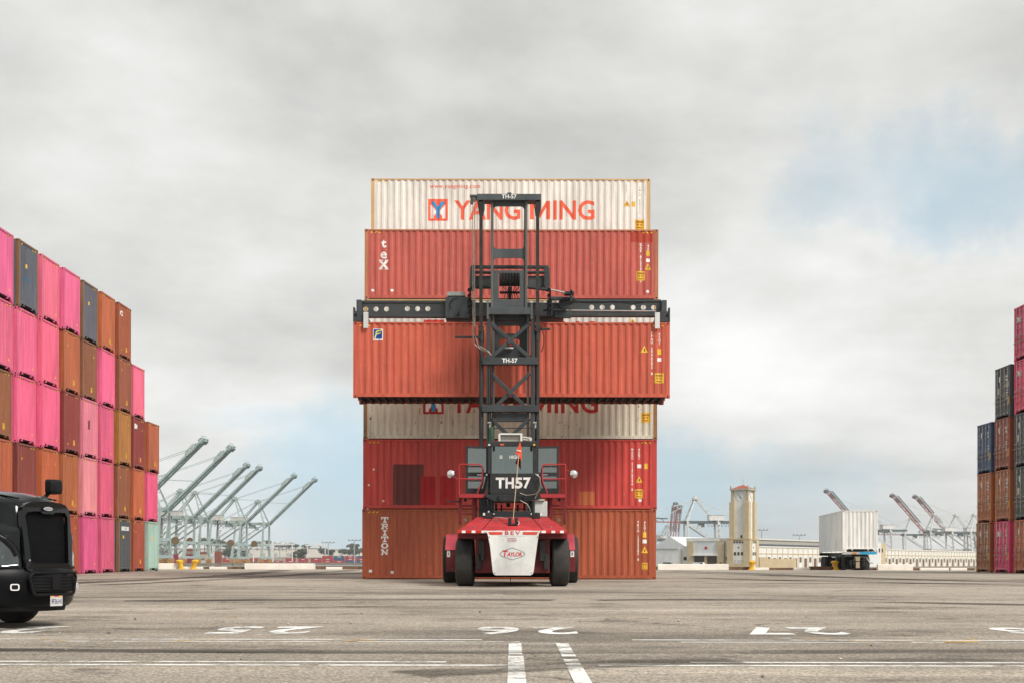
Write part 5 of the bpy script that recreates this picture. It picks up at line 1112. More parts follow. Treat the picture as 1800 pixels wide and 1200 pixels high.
# licence plate hung under the bumper
m = MB(); m.box(0.075, 0.083, 0.10, 0.36, 0.335, 0.51); pl = m.build('licence_plate', DECAL, T, (0.60,0.60,0.59,1)); pl.location = (0.02, -0.20, 0.0)
f = lambda q: Vector((0.085, 0.23+q.x, 0.405+q.y)); put('plate_number', bm_mesh(text_bm('9F36141', 0.075, 0.02, 1.0, width=0.22), 'plate_number', f, DECAL), None, pl, (0.03,0.05,0.14,1))
m = MB(); m.box(0.083, 0.086, 0.115, 0.165, 0.465, 0.495); m.box(0.083, 0.086, 0.29, 0.345, 0.465, 0.495); m.build('plate_sticker', DECAL, pl, (0.75,0.42,0.06,1))
m = MB(); m.box(0.083, 0.0855, 0.18, 0.275, 0.472, 0.492); m.build('plate_state', DECAL, pl, (0.55,0.10,0.14,1))
m = MB(); m.loft([[Vector((x, y, z)) for x, z in ((-0.35,0.26),(-0.35,0.345),(f,0.345),(f-0.03,0.26))] for y, f in ((-0.9,-0.42),(-0.5,-0.12),(0,0.0),(0.4,-0.06),(0.52,-0.14))]); m.build('air_dam', BLACKP, T)
# bonnet mirror on the far side
for s in (-1, 1):
    m = MB(); m.path([(-0.72, s*0.62, 1.98), (-0.70, s*0.72, 2.08), (-0.66, s*0.77, 2.16)], 0.032, 10); m.build('mirror_arm', BLACKP, T, smooth=True)
    m = MB(); m.loft([[Vector((-0.60+dx, s*0.78+y, 2.20+z)) for y, z in rrect(-a, a, -b, b, 0.05)] for dx, a, b in ((-0.10,0.11,0.09), (-0.08,0.14,0.12), (0.03,0.13,0.115), (0.07,0.085,0.08))]); m.build('bonnet_mirror', BLACKP, T, smooth=True)
# the grille leans back towards the top
for o_ in [q for q in COL.objects if q.parent is T and q.name.split('.')[0] in ('bonnet', 'grille_surround', 'grille_backing', 'grille_mesh', 'badge', 'bonnet_crease')] + [q for q in COL.objects if q.parent is bd]:
    for v_ in o_.data.vertices:
        if v_.co.x > -1.0: v_.co.x -= 0.09*max(0.0, v_.co.z-0.9)*(1.0+min(v_.co.x, 0.0))
# cab and running gear
m = MB()
m.loft([[Vector((x, s*w, z)) for s, z in ((-1,zb),(-1,zt-0.3),(-0.82,zt),(0.82,zt),(1,zt-0.3),(1,zb))] for x, w, zb, zt in ((-2.15,1.02,0.8,2.2),(-2.85,1.10,0.6,2.95),(-3.2,1.15,0.6,3.10),(-4.4,1.2,0.6,3.15),(-4.45,1.18,0.6,3.1))]); tpart(m, 'cab_body', smooth=False, bevel=0.04)
m = MB(); m.loft([[Vector((x, s*w*0.84, z)) for s in (-1, 1)] for x, w, z in ((-2.17,1.02,2.21),(-2.84,1.1,2.97))], False); o = tpart(m, 'windscreen', DARKGLASS); o.location = (0.02,0,0.01)
for s in (-1, 1):
    m = MB(); m.box(-3.85, -2.95, s*1.19-0.02, s*1.19+0.02, 1.95, 2.65); tpart(m, 'side_window', DARKGLASS, smooth=False)
    m = MB(); m.loft([[Vector((-2.55+dx, s*1.38+y, 2.25+z)) for y, z in rrect(-0.13, 0.13, -0.33, 0.33, 0.05)] for dx in (-0.08, 0.08)]); m.build('door_mirror', BLACKP, T, smooth=False, bevel=0.02)
    m = MB(); m.bar((-2.6, s*1.12, 2.2), (-2.55, s*1.27, 2.25), 0.05, 0.05); m.build('mirror_arm', BLACKP, T)
m = MB(); m.box(-7.0, -0.4, -0.45, 0.45, 0.62, 0.88); m.build('chassis_frame', BLACKP, T)
def road_wheel(parent, x, y, r=0.52, w=0.30, col=(0.5,0.5,0.5)):
    e = bpy.data.objects.new('wheel', None); COL.objects.link(e); e.parent = parent; e.location = (x, y, r)
    h = w/2; MB().lathe([(r*0.56,-h*0.8),(r*0.75,-h),(r*0.93,-h*0.95),(r,-h*0.6),(r,h*0.6),(r*0.93,h*0.95),(r*0.75,h),(r*0.56,h*0.8)], HT, 'y', 32).build('tyre', RUBBER, e, smooth=True)
    MB().lathe([(0.0001,-h*0.6),(r*0.2,-h*0.6),(r*0.25,-h*0.2),(r*0.5,-h*0.3),(r*0.565,-h*0.82),(r*0.565,h*0.82),(r*0.5,h*0.3),(r*0.25,h*0.2),(r*0.2,h*0.6),(0.0001,h*0.6)], HT, 'y', 24).build('rim', PAINT, e, (*col,1), True); return e
for y in (-1.0, 1.0): road_wheel(T, -1.62, y)
for x in (-5.2, -6.5):
    for y in (-1.05, -0.72, 0.72, 1.05): road_wheel(T, x, y)
# ---------------------------------------------------------------- quay edge: bull rails, bollards
WOOD = plain('weathered_timber', (0.17, 0.10, 0.060), 0.9, var=0.45, scale=3, bmp=0.4)
WRAIL = plain('white_bull_rail', (0.80, 0.75, 0.68), 0.8, var=0.10, scale=1.5, bmp=0.2)
MUST = plain('yellow_bollard_paint', (0.72, 0.40, 0.035), 0.6, var=0.2, scale=3)
YE = 103.2; ge = gz(YE)
def rail_block(px0, px1, py_top, y, label, low=False):
    a, b = at(px0, 985, y).x, at(px1, 985, y).x; h = 0.42 if not low else 0.17
    m = MB(); c = 0.03; z = gz(y)
    m.prism([(-0.3, 0.0), (0.0, 0.0), (0.0, h-c), (-c, h), (-0.3+c, h), (-0.3, h-c)], lambda p: (a, y-p[0], z+p[1]), lambda p: (b, y-p[0], z+p[1]))
    o = m.build('bull_rail', WRAIL); return tag(o, label, 'bull rail', 'white bull rails along the quay edge')
for px0, px1, lo, lab in ((262, 311, 0, 'white bull rail beside the mint green container at the quay edge'), (312, 356, 1, 'low white bull rail under the pair of yellow bollards'), (368, 398, 1, 'short low white rail right of the yellow bollard pair'), (430, 553, 0, 'long white bull rail below the crane at the end of the row'), (573, 601, 1, 'short low white rail next to the left side of the centre stack'),
        (1157, 1281, 0, 'long white bull rail in front of the twin garage doors'), (1325, 1352, 1, 'short low white rail right of the clock tower'), (1396, 1424, 1, 'short low white rail left of the white trailer'), (1543, 1605, 0, 'white bull rail to the right of the white trailer'), (1618, 1668, 1, 'low white rail before the long white warehouse'), (1672, 1700, 1, 'low white rail next to the right stack')):
    rail_block(px0, px1, 0, YE, lab, lo)
BAULK = []; NTH = ['first', 'second', 'third', 'fourth', 'fifth', 'sixth', 'seventh', 'eighth', 'ninth', 'tenth', 'eleventh', 'twelfth', 'thirteenth', 'fourteenth', 'fifteenth']
# timber baulks and rusty scraps lying behind the rails
for i, (px0, px1, h) in enumerate(((262, 430, 0.14), (553, 640, 0.18), (1281, 1325, 0.2), (1352, 1396, 0.13), (1424, 1470, 0.2), (1500, 1543, 0.12), (1605, 1640, 0.12), (1668, 1716, 0.10))):
    a, b = at(px0, 985, YE).x, at(px1, 985, YE).x; m = MB(); n = max(1, int((b-a)/2.2))
    for k in range(n):
        u0, u1 = a+(b-a)*k/n+0.03, a+(b-a)*(k+1)/n-0.03; hh = h*random.uniform(0.75, 1.1); dy = random.uniform(-0.03, 0.03)
        o = MB().box(u0, u1, YE+0.32+dy, YE+0.6+dy, ge, ge+hh+0.05).build('timber_baulk', WOOD); BAULK.append(o); tag(o, '%s brown timber baulk from the left along the quay edge' % NTH[len(BAULK)-1], 'timber', 'timber baulks along the quay edge')
def bollard(px, lean, label):
    p = at(px, 985, YE-0.1); m = MB()
    m.lathe([(0.22,0.0),(0.22,0.04),(0.15,0.07),(0.145,0.32),(0.20,0.42),(0.24,0.50),(0.235,0.56),(0.14,0.61),(0.0001,0.62)], HT, 'z', 20)
    for v in range(len(m.v)): x, y, z = m.v[v]; m.v[v] = (x+lean*max(z-0.05, 0), y, z)
    o = m.build('mooring_bollard', MUST, smooth=True); o.location = (p.x, p.y, gz(p.y)); tag(o, label, 'bollard', 'yellow mooring bollards'); o.scale = (1.15, 1.15, 1.1)
bollard(319, -0.25, 'yellow bollard leaning left, nearer the mint green container'); bollard(340, 0.25, 'yellow bollard leaning right, paired with one leaning left')
bollard(1321, 0.1, 'yellow bollard in front of the clock tower'); bollard(1470, -0.2, 'yellow bollard under the white trailer')

# ---------------------------------------------------------------- trailer chassis with white container
CHX, CHY = at(1512, 985, 100).x, 100.0
RZT = R(-90)-R(4.5)
cz = gz(CHY)+1.32
fwd = Vector((math.cos(RZT), math.sin(RZT), 0))
CT = Vector((CHX, CHY, 0))-fwd*(CL/2)
wc = container((CT.x, CT.y, cz), (0.80, 0.80, 0.77), 'clean white container standing on a wheeled trailer chassis', 'side', rz=RZT, rust=0.03)
chs = thing('trailer_chassis', (CT.x, CT.y, gz(CT.y)), 'black container trailer with tandem wheels under the white container', 'trailer', rz=RZT)
lift = gz(CHY)-gz(CT.y)
BK = (0.012, 0.012, 0.013)
def cpart(m, name, col=BK, mat=PAINT): return m.build(name, mat, chs, (*col, 1))
for s in (-1, 1): cpart(MB().box(-5.9, 5.9, s*0.48-0.06, s*0.48+0.06, 0.98, 1.27+lift), 'frame_rail')
cpart(MB().box(5.75, 6.05, -1.2, 1.2, 1.13, 1.30+lift), 'front_bolster', (0.55, 0.55, 0.54)); cpart(MB().box(-6.05, -5.75, -1.2, 1.2, 1.08, 1.30+lift), 'rear_bolster')
cpart(MB().box(6.055, 6.075, 0.02, 1.1, 1.12, 1.31+lift), 'blue_tarp', (0.03, 0.35, 0.60)); cpart(MB().box(6.055, 6.07, -0.55, -0.25, 1.13, 1.26+lift), 'reflector_plate', (0.6, 0.25, 0.06))
for s in (-1, 1):
    cpart(MB().bar((3.9, s*0.85, 1.1), (3.9, s*0.85, 0.12), 0.16, 0.16).box(3.75, 4.05, s*0.85-0.17, s*0.85+0.17, 0.0, 0.10), 'landing_leg', (0.05, 0.055, 0.06))
cpart(MB().bar((3.9, -0.85, 0.62), (3.9, 0.85, 0.62), 0.08, 0.06), 'leg_brace'); cpart(MB().path([(3.98, 0.2, 1.0), (4.0, 0.75, 0.95), (4.0, 1.0, 0.55), (4.0, 1.25, 0.52)], 0.05, 8), 'crank_handle', (0.55,0.55,0.54))
cpart(MB().box(-5.7, -2.5, -0.5, 0.5, 0.62, 0.95), 'bogie_frame')
for x in (-3.5, -4.85, 2.6):
    for y in (-1.05, -0.74, 0.74, 1.05): road_wheel(chs, x, y, 0.50, 0.28, (0.30,0.26,0.22))
for s in (-1, 1): cpart(MB().box(-5.6, -2.8, s*0.9-0.3, s*0.9+0.3, 1.06, 1.09), 'mud_wing', (0.45,0.45,0.44))

# ---------------------------------------------------------------- water and the far shore
def make_water():
    m, nt, b, out = new_mat('harbour_water'); tc = nt.nodes.new('ShaderNodeTexCoord')
    b.inputs['Base Color'].default_value = (0.03, 0.06, 0.07, 1); b.inputs['Roughness'].default_value = 0.08
    bump(nt, b, nz(nt, tc.outputs['Object'], 0.4, 6), 0.6, 0.3); return m
water = structure(MB().add([(-600, QUAY+0.5, -3), (1400, QUAY+0.5, -3), (1400, 1700, -3), (-600, 1700, -3)], [(0,1,2,3)]).build('harbour_water', make_water()))
def make_earth():
    m, nt, b, out = new_mat('dry_earth'); tc = nt.nodes.new('ShaderNodeTexCoord'); v = tc.outputs['Object']
    c = mixc(nt, mrange(nt, nz(nt, v, 0.02, 8, 0.65), 0.35, 0.65), (0.16, 0.115, 0.075), (0.27, 0.215, 0.15))
    c = mixc(nt, mrange(nt, nz(nt, v, 0.08, 7, 0.7), 0.52, 0.66), c, (0.075, 0.085, 0.04)); nt.links.new(c, b.inputs['Base Color']); b.inputs['Roughness'].default_value = 0.95; return m
EARTH = make_earth()
m = MB(); FZ = -1.2
m.box(-2500, -256, 350, 1500, -6, FZ); m.box(70, 2500, 380, 1500, -6, FZ); m.box(-4800, 4800, 1500, 5600, -6, FZ); land = structure(m.build('far_ground', EARTH))
# low hill behind the left shore
m = MB(); nx, ny = 60, 10; rnd = random.Random(3)
for j in range(ny+1):
    for i in range(nx+1):
        x = -2600+3800*i/nx; y = 2300+2600*j/ny; h = 40*(1-math.exp(-j/2.6))*(0.75+0.25*math.sin(i*0.31+j*0.2)+0.12*math.sin(i*0.83))*min(1, max(0.0, (900-x)/900))
        m.v.append((x, y, FZ-0.5+h*0.62))
for j in range(ny):
    for i in range(nx): a = j*(nx+1)+i; m.f.append((a, a+1, a+nx+2, a+nx+1))
hill = structure(m.build('hill', EARTH, smooth=True))

# ---------------------------------------------------------------- ship-to-shore cranes
REEL = plain('cable_reel', (0.15, 0.085, 0.03), 0.7, var=0.4, scale=1.0); BOGIE = plain('bogie_orange', (0.42, 0.21, 0.05), 0.7, var=0.4, scale=0.6)
def crane_proto(style):
    """+x is the boom side; base at z=0. style 'g': grey green, 'w': white with red boom tip"""
    r = thing('quay_crane', (0,0,0), 'x', 'crane')
    col = (0.38, 0.475, 0.45) if style == 'g' else (0.62, 0.63, 0.62); dk = (0.26, 0.34, 0.325) if style == 'g' else (0.10, 0.13, 0.13); red = (0.38, 0.075, 0.06)
    gi = dk if style == 'w' else col
    P = lambda m, n, c=col, mat=PAINT, par=None, sm=False: m.build(n, mat, par or r, (*c, 1), sm)
    LY, GX, GH = 12.5, -30.0, 38.0
    for x in (0, GX):
        for s in (-1, 1):
            P(MB().bar((x, s*LY, 3.5), (x*0.97, s*LY*0.80, 17), 2.3, 2.6, (0,1,0), 1.9, 2.0).bar((x*0.97, s*LY*0.80, 17), (x*0.94+1, s*LY*0.66, GH+2), 1.7, 1.9, (0,1,0), 1.3, 1.5), 'leg')
        P(MB().bar((x, -LY-3, 5.0), (x, LY+3, 5.0), 1.8, 2.0), 'sill_beam'); P(MB().bar((x*0.97, -LY*0.8, 17), (x*0.97, LY*0.8, 17), 1.6, 2.2), 'portal_beam'); P(MB().bar((x*0.95, -LY*0.75, GH-1), (x*0.95, LY*0.75, GH-1), 1.4, 2.0), 'upper_beam')
        for s in (-1, 1):
            m = MB()
            for k in range(4): m.lathe([(0.0001,-0.5),(1.3,-0.5),(1.3,0.5),(0.0001,0.5)], (x, s*LY+(k-1.5)*2.9, 1.4), 'x', 12)
            m.box(x-0.8, x+0.8, s*LY-5.5, s*LY+5.5, 2.2, 3.8); P(m, 'bogie', (0,0,0), BOGIE)
    for s in (-1, 1):
        P(MB().bar((0, s*LY*0.8, 17), (GX*0.97, s*LY*0.8, 17), 1.3, 1.8), 'portal_tie')
        P(MB().bar((GX*0.97, s*LY*0.8, 17.5), (-1, s*LY*0.66, GH-2), 1.0, 1.0), 'diagonal_brace'); P(MB().bar((GX, s*LY, 6), (GX*0.55, s*LY*0.8, 16.5), 0.8, 0.8), 'diagonal_brace')
        P(MB().bar((-50, s*3.2, GH), (5, s*3.2, GH), 1.2, 2.4), 'girder', gi)
        P(MB().bar((0.5, s*LY*0.62, GH+1), (-7, s*2.2, 59), 1.2, 1.2, (0,1,0), 0.8, 0.8), 'mast_leg'); P(MB().bar((-26, s*3.2, GH+1), (-8, s*2.2, 59), 0.9, 0.9, (0,1,0)), 'mast_strut')
        P(MB().bar((-48, s*3.0, GH+1.5), (-9, s*2.0, 59.5), 0.35, 0.35), 'back_stay')
    for k in range(6): P(MB().bar((-46+k*9.5, -3.2, GH), (-46+k*9.5, 3.2, GH), 0.8, 1.0), 'girder_tie', gi)
    for k in range(3): P(MB().bar((-1.5-2.3*k, -LY*(0.5-0.14*k), GH+6+k*6), (-1.5-2.3*k, LY*(0.5-0.14*k), GH+6+k*6), 0.5, 0.5), 'mast_tie')
    P(MB().box(-10, -5.5, -4, 4, 58.6, 60.2).box(-9, -6.5, -2, 2, 60.2, 61.6), 'mast_head')
    hs = P(MB().box(-34, -20, -5, 5, GH+1.6, GH+6.2), 'machinery_house', (0.62, 0.60, 0.56) if style == 'g' else (0.75, 0.75, 0.74))
    P(MB().box(-34.3, -19.7, -5.3, 5.3, GH+6.2, GH+6.6), 'house_roof', (0.5,0.5,0.48), PAINT, hs)
    if style == 'w':
        for x in (-31, -24.5): P(MB().prism(disc(0, 0, 1.0, 12), lambda p: (x+p[0], -5.06, GH+4+p[1]), lambda p: (x+p[0], -5.02, GH+4+p[1])), 'house_emblem', (0.04,0.05,0.05), DECAL, hs)
    P(MB().box(-16, -11, -3, 3, GH-4.5, GH-1.3), 'trolley', dk); P(MB().box(-12, -9, 3.5, 6, GH-6.5, GH-3), 'operator_cab', (0.55,0.58,0.57))
    m = MB()
    for k in range(9): x = -46+k*3.2; m.path([(x, 4.2, GH-1), (x+0.8, 4.2, GH-4), (x+1.6, 4.2, GH-4.2), (x+2.4, 4.2, GH-1)], 0.16, 4)
    P(m, 'festoon_cable', (0.1,0.12,0.12))
    m = MB()
    for k in range(6): z = 6+k*5; m.bar((GX+1.5, LY*0.8+1, z), (GX+5.0, LY*0.75+1, z+4.4), 0.7, 0.3); m.box(GX+1, GX+5.5, LY*0.75, LY*0.75+1.6, z+4.4, z+4.7)
    P(m, 'stairway', col)
    if style == 'g': P(MB().lathe([(0.6,-0.9),(3.0,-0.9),(3.0,-0.6),(1.0,-0.6),(1.0,0.6),(3.0,0.6),(3.0,0.9),(0.6,0.9)], (-7.5, -LY*0.8-1.5, 18.5), 'y', 20), 'cable_reel', (0,0,0), REEL, None, True)
    return r, P, GH, col, dk, red
def boom(r, P, GH, col, dk, red, style, ang, L=64.0):
    d = Vector((math.cos(ang), 0, math.sin(ang))); n = Vector((-math.sin(ang), 0, math.cos(ang))); h = Vector((4.0, 0, GH))
    bc = col if style == 'g' else red
    B = bpy.data.objects.new('boom', None); COL.objects.link(B); B.parent = r
    for s in (-1, 1):
        P(MB().bar(h+Vector((0,s*3.0,0)), h+d*L+Vector((0,s*3.0,0)), 1.3 if style == 'g' else 0.8, 2.8 if style == 'g' else 1.2, (0,1,0)), 'boom_girder', bc if style == 'g' else red, PAINT, B)
        if style == 'w': P(MB().bar(h+n*3+d*14+Vector((0,s*3,0)), h+n*4.2+d*(L-6)+Vector((0,s*3,0)), 0.9, 1.4, (0,1,0)), 'boom_truss', dk, PAINT, B)
        P(MB().bar(Vector((-7,s*2,59.5)), h+d*(L*0.82)+n*1.5+Vector((0,s*3,0)), 0.28, 0.28), 'fore_stay'); P(MB().bar(Vector((-7,s*2,59)), h+d*(L*0.42)+n*1.5+Vector((0,s*3,0)), 0.25, 0.25), 'fore_stay')
    for k in range(8): P(MB().bar(h+d*(4+k*8)+Vector((0,-3,0)), h+d*(4+k*8)+Vector((0,3,0)), 0.7, 0.8), 'boom_tie', dk if style == 'w' else col, PAINT, B)
    for k in range(7 if style == 'w' else 0): P(MB().bar(h+d*(16+k*6)+Vector((0,-3,0)), h+d*(19+k*6)+n*3.5+Vector((0,-3,0)), 0.5, 0.5), 'boom_lattice', dk, PAINT, B)
    tip = h+d*L; m = MB(); m.bar(tip-d*2.5+Vector((0,-4.2,0)), tip-d*2.5+Vector((0,4.2,0)), 3.0, 3.4, n); m.bar(tip+n*2+Vector((0,-4.5,0)), tip+n*2+Vector((0,4.5,0)), 0.3, 0.3); P(m, 'boom_tip', dk, PAINT, B)
    m = MB(); m.bar(h+d*(L*0.76)+n*1.8, h+d*(L*0.88)+n*1.8, 7.5, 1.4, n); P(m, 'boom_platform', col if style == 'g' else dk, PAINT, B)
    if style == 'g':
        c0 = h+d*(L*0.82); y = -3.0-0.72
        P(MB().prism([(-5.2,-1.4),(5.2,-1.4),(5.2,1.4),(-5.2,1.4)], lambda p: c0+d*p[0]+n*p[1]+Vector((0,y+0.02,0)), lambda p: c0+d*p[0]+n*p[1]+Vector((0,y+0.05,0))), 'name_board', (0.05,0.06,0.07), DECAL, B)
        bm = text_bm('WBCT', 2.0, 0.06, 1.1, width=8.6); put('lettering', bm_mesh(bm, 'lettering', lambda q: c0+d*q.x+n*q.y+Vector((0,y-0.03,0)), DECAL), None, B, (0.75,0.75,0.75,1))
        P(MB().box(-24, -13.5, -3.86, -3.83, GH-1.1, GH+1.1), 'name_board', (0.05,0.06,0.07), DECAL)
        bm = text_bm('WBCT', 1.6, 0.06, 1.1, width=8.0); put('lettering', bm_mesh(bm, 'lettering', lambda q: Vector((-18.8+q.x, -3.9, GH+q.y)), DECAL), None, r, (0.75,0.75,0.75,1))
def drop(o, loc, rz, label, group, sc=1.0):
    o.location = loc; o.rotation_euler = (0,0,rz); o.scale = (sc,sc,sc); tag(o, label, 'crane', group)
g1 = crane_proto('g'); boom(*g1, 'g', R(43.0)); index_children()
# boom tips in the photograph give each crane's place along the quay
GC = [((362, 770), 953, 'leftmost'), ((410, 783), 1015, 'second from left'), ((437, 814), 1199, 'third from left'), ((459, 819), 1240, 'third from right'), ((520, 833), 1349, 'second from right'), ((556, 840), 1414, 'rightmost')]
for i, ((px, py), y, w) in enumerate(GC):
    o = g1[0] if i == 0 else copy_tree(g1[0])
    p = at(px, py, y); sc = (p.z-FZ)/(38+64*math.sin(R(43)))
    a = R(-9); off = Vector((math.cos(a), math.sin(a), 0))*(4+64*math.cos(R(43)))*sc
    drop(o, (p.x-off.x, y-off.y, FZ), a, 'grey green quay crane with raised boom, %s in its row' % w, 'grey green quay cranes', sc)
# white cranes across the harbour: booms to the left
w1 = crane_proto('w'); boom(*w1, 'w', R(46)); index_children()
WC = [((1450, 860), 1600, 'white quay crane with red raised boom showing over the white container'), ((1566, 868), 1640, 'white quay crane with raised boom, left one of the pair by the right stack'), ((1606, 870), 1760, 'white quay crane with raised boom, right one of the pair by the right stack')]
for i, ((px, py), y, lab) in enumerate(WC):
    o = w1[0] if i == 0 else copy_tree(w1[0])
    p = at(px, py, y); sc = (p.z-FZ)/(38+64*math.sin(R(46))); a = R(180+10); off = Vector((math.cos(a), math.sin(a), 0))*(4+64*math.cos(R(46)))*sc
    drop(o, (p.x-off.x, y-off.y, FZ), a, lab, 'white quay cranes', sc)
w2 = crane_proto('w'); boom(*w2, 'w', R(0.5), 50); index_children()
for i, (px, y, sc, rz, lab) in enumerate(((1207, 1300, 1.0, R(180+4), 'white quay crane with lowered boom between centre stack and clock tower'), (1702, 1750, 1.0, R(180+8), 'white quay crane with lowered boom beside the right stack'), (1590, 1900, 1.0, R(180-6), 'white quay crane with lowered boom behind the raised red booms'))):
    o = w2[0] if i == 0 else copy_tree(w2[0]); p = at(px, 985, y); drop(o, (p.x, y, FZ), rz, lab, 'white quay cranes', sc)
w3 = crane_proto('w'); boom(*w3, 'w', R(79), 60); index_children()
for i, (px, y, lab) in enumerate(((1178, 2300, 'far crane with steep red boom, left of two by the centre stack'), (1187, 2420, 'far crane with steep red boom, right of two by the centre stack'))):
    o = w3[0] if i == 0 else copy_tree(w3[0]); p = at(px, 985, y); drop(o, (p.x, y, FZ), R(-62), lab, 'far cranes with steep red booms', 1.0)

# ---------------------------------------------------------------- clock tower and pier buildings (rotated with the pier)
BW, BT, BD, ROOF = (0.74, 0.74, 0.71), (0.56, 0.46, 0.30), (0.10, 0.075, 0.06), (0.36, 0.10, 0.06)
PH = R(32)                                    # turn of the pier
def bpart(m, name, col, par, mat=BPAINT): return m.build(name, mat, par, (*col, 1))
TOW = at(1306, 985, 520)
tw = thing('clock_tower', (TOW.x, TOW.y, FZ), 'white and tan clock tower with red hipped roof', 'tower', rz=-PH)
# local frame: -y face looks left-front (shop front side), +x face looks right-front
def box_part(name, x0, x1, y0, y1, z0, z1, col, par=tw): return bpart(MB().box(x0, x1, y0, y1, z0, z1), name, col, par)
hb = 4.1
box_part('base_wall', -hb, hb, -hb, hb, 0, 9.9, BW)
for sx in (-1, 1):
    for sy in (-1, 1):
        cxx, cyy = sx*(hb-0.9), sy*(hb-0.9)
        box_part('base_pier', cxx-1.25, cxx+1.25, cyy-1.25, cyy+1.25, 0, 10.0, BT)
        cxx, cyy = sx*(hb-1.3), sy*(hb-1.3); box_part('buttress', cxx-1.0, cxx+1.0, cyy-1.0, cyy+1.0, 10.6, 24.0, BT)
        bpart(MB().lathe([(0.55,0),(0.5,0.7),(0.25,1.0),(0.0001,1.5)], (cxx, cyy, 24.0), 'z', 8), 'finial', (0.36,0.33,0.27), tw)
        box_part('corner_pilaster', sx*2.9-0.45, sx*2.9+0.45, sy*2.9-0.45, sy*2.9+0.45, 24, 28.2, (0.47,0.38,0.22))
        bpart(MB().lathe([(0.4,0),(0.36,0.9),(0.15,1.2),(0.0001,1.7)], (sx*3.3, sy*3.3, 28.8), 'z', 8), 'roof_finial', (0.40,0.40,0.34), tw)
box_part('string_course', -hb-0.35, hb+0.35, -hb-0.35, hb+0.35, 10.0, 10.6, (0.45,0.35,0.2))
box_part('shaft', -2.85, 2.85, -2.85, 2.85, 10.5, 28.2, BW); box_part('cornice', -3.7, 3.7, -3.7, 3.7, 28.2, 28.8, (0.42,0.40,0.34))
bpart(MB().loft([[Vector((sx*s, sy*s, z)) for sx, sy in ((-1,-1),(1,-1),(1,1),(-1,1))] for s, z in ((3.3,28.8),(0.15,30.3))]), 'roof', ROOF, tw)
bpart(MB().tube((0,0,30.2), (0,0,32.4), 0.06, 6), 'lightning_rod', (0.3,0.3,0.3), tw)
def clock(face):
    f = (lambda u, z, o: (u, -2.86-o, z)) if face == 'l' else (lambda u, z, o: (2.86+o, u, z))
    c = bpart(MB().prism(disc(0, 26.0, 1.9, 28), lambda p: f(p[0], p[1], 0.0), lambda p: f(p[0], p[1], 0.05)), 'clock_face', (0.78,0.78,0.76), tw)
    for k in range(12): t = 2*math.pi*k/12; bpart(MB().prism([(math.cos(t)*1.6+dx, 26+math.sin(t)*1.6+dz) for dx, dz in ((-.09,-.09),(.09,-.09),(.09,.09),(-.09,.09))], lambda p: f(p[0], p[1], 0.05), lambda p: f(p[0], p[1], 0.09)), 'hour_mark', (0.06,0.06,0.06), c)
    for L_, a, w in ((1.5, R(125), 0.14), (1.1, R(-55), 0.26)):
        d = Vector((math.cos(a), math.sin(a))); q = Vector((-d.y, d.x))*w/2; pts = [tuple(Vector((0,26))+q), tuple(Vector((0,26))-q), tuple(Vector((0,26))+d*L_-q), tuple(Vector((0,26))+d*L_+q)]
        bpart(MB().prism(pts, lambda p: f(p[0], p[1], 0.09), lambda p: f(p[0], p[1], 0.13)), 'clock_hand', (0.03,0.03,0.03), c)
clock('l'); clock('r')
def win(par, f, u0, u1, z0, z1, col=(0.035,0.035,0.04), frame=(0.5,0.45,0.36), name='window'):
    m = MB(); m.prism([(u0-.12,z0-.12),(u1+.12,z0-.12),(u1+.12,z1+.12),(u0-.12,z1+.12)], lambda p: f(p[0], p[1], -0.02), lambda p: f(p[0], p[1], 0.04)); w = m.build(name, BPAINT, par, (*frame,1))
    m = MB(); m.prism([(u0,z0),(u1,z0),(u1,z1),(u0,z1)], lambda p: f(p[0], p[1], 0.04), lambda p: f(p[0], p[1], 0.06)); m.build('pane' if name == 'window' else 'door_leaf', BPAINT, w, (*col,1)); return w
fl = lambda u, z, o: (u, -hb-o, z); fr = lambda u, z, o: (hb+o, u, z)
for f in (fl, fr):
    for u in (-1.35, 0, 1.35): win(tw, f, u-0.38, u+0.38, 4.6, 5.7); win(tw, f, u-0.32, u+0.32, 1.6, 2.6, (0.6,0.6,0.58), (0.3,0.3,0.3))
    for u in (-1.6, -0.55, 0.55, 1.6): win(tw, f, u-0.28, u+0.28, 9.0, 9.6)
    win(tw, f, -0.2, 0.2, 7.2, 7.6)
win(tw, lambda u, z, o: (u, -2.86-o, z), 0.3, 0.9, 10.9, 11.9)
# hall to the left of the tower, with two garage doors
hall = thing('pier_hall', (TOW.x, TOW.y, FZ), 'white hall with tan piers and two brown garage doors beside the clock tower', 'building', rz=-PH)
yb = -2.5
def hbx(n, x0, x1, z0, z1, col, y0=None, y1=None): return bpart(MB().box(x0, x1, yb if y0 is None else y0, 14 if y1 is None else y1, z0, z1), n, col, hall)
hbx('wall', -18.5, -4.3, 0, 9.4, BW, yb+0.6); hbx('centre_wall', -21.2+2.4, -8.6, 0, 9.8, (0.66,0.67,0.67), yb-0.2, 13.9); hbx('parapet', -22.0+1.0, -8.4, 9.8, 10.6, BW, yb-0.4, 13.8); hbx('left_wall', -25.2, -21.0, 0, 8.0, BW, yb+0.5, 13.7)
for x0, x1 in ((-21.0, -18.3), (-8.9, -6.2)): hbx('tan_pier', x0, x1, 0, 9.7, BT, yb-0.7, yb+0.9)
hbx('canopy', -18.8, -8.5, 4.4, 4.75, BW, yb-1.2, yb-0.2); hbx('door_pier', -14.0, -13.1, 0, 4.4, BT, yb-0.5, yb-0.15)
ff = lambda u, z, o: (u, yb-0.2-o, z)
win(hall, ff, -18.1, -14.2, 0, 4.3, BD, (0.4,0.33,0.22), 'garage_door'); win(hall, ff, -12.9, -9.1, 0, 4.3, BD, (0.4,0.33,0.22), 'garage_door')
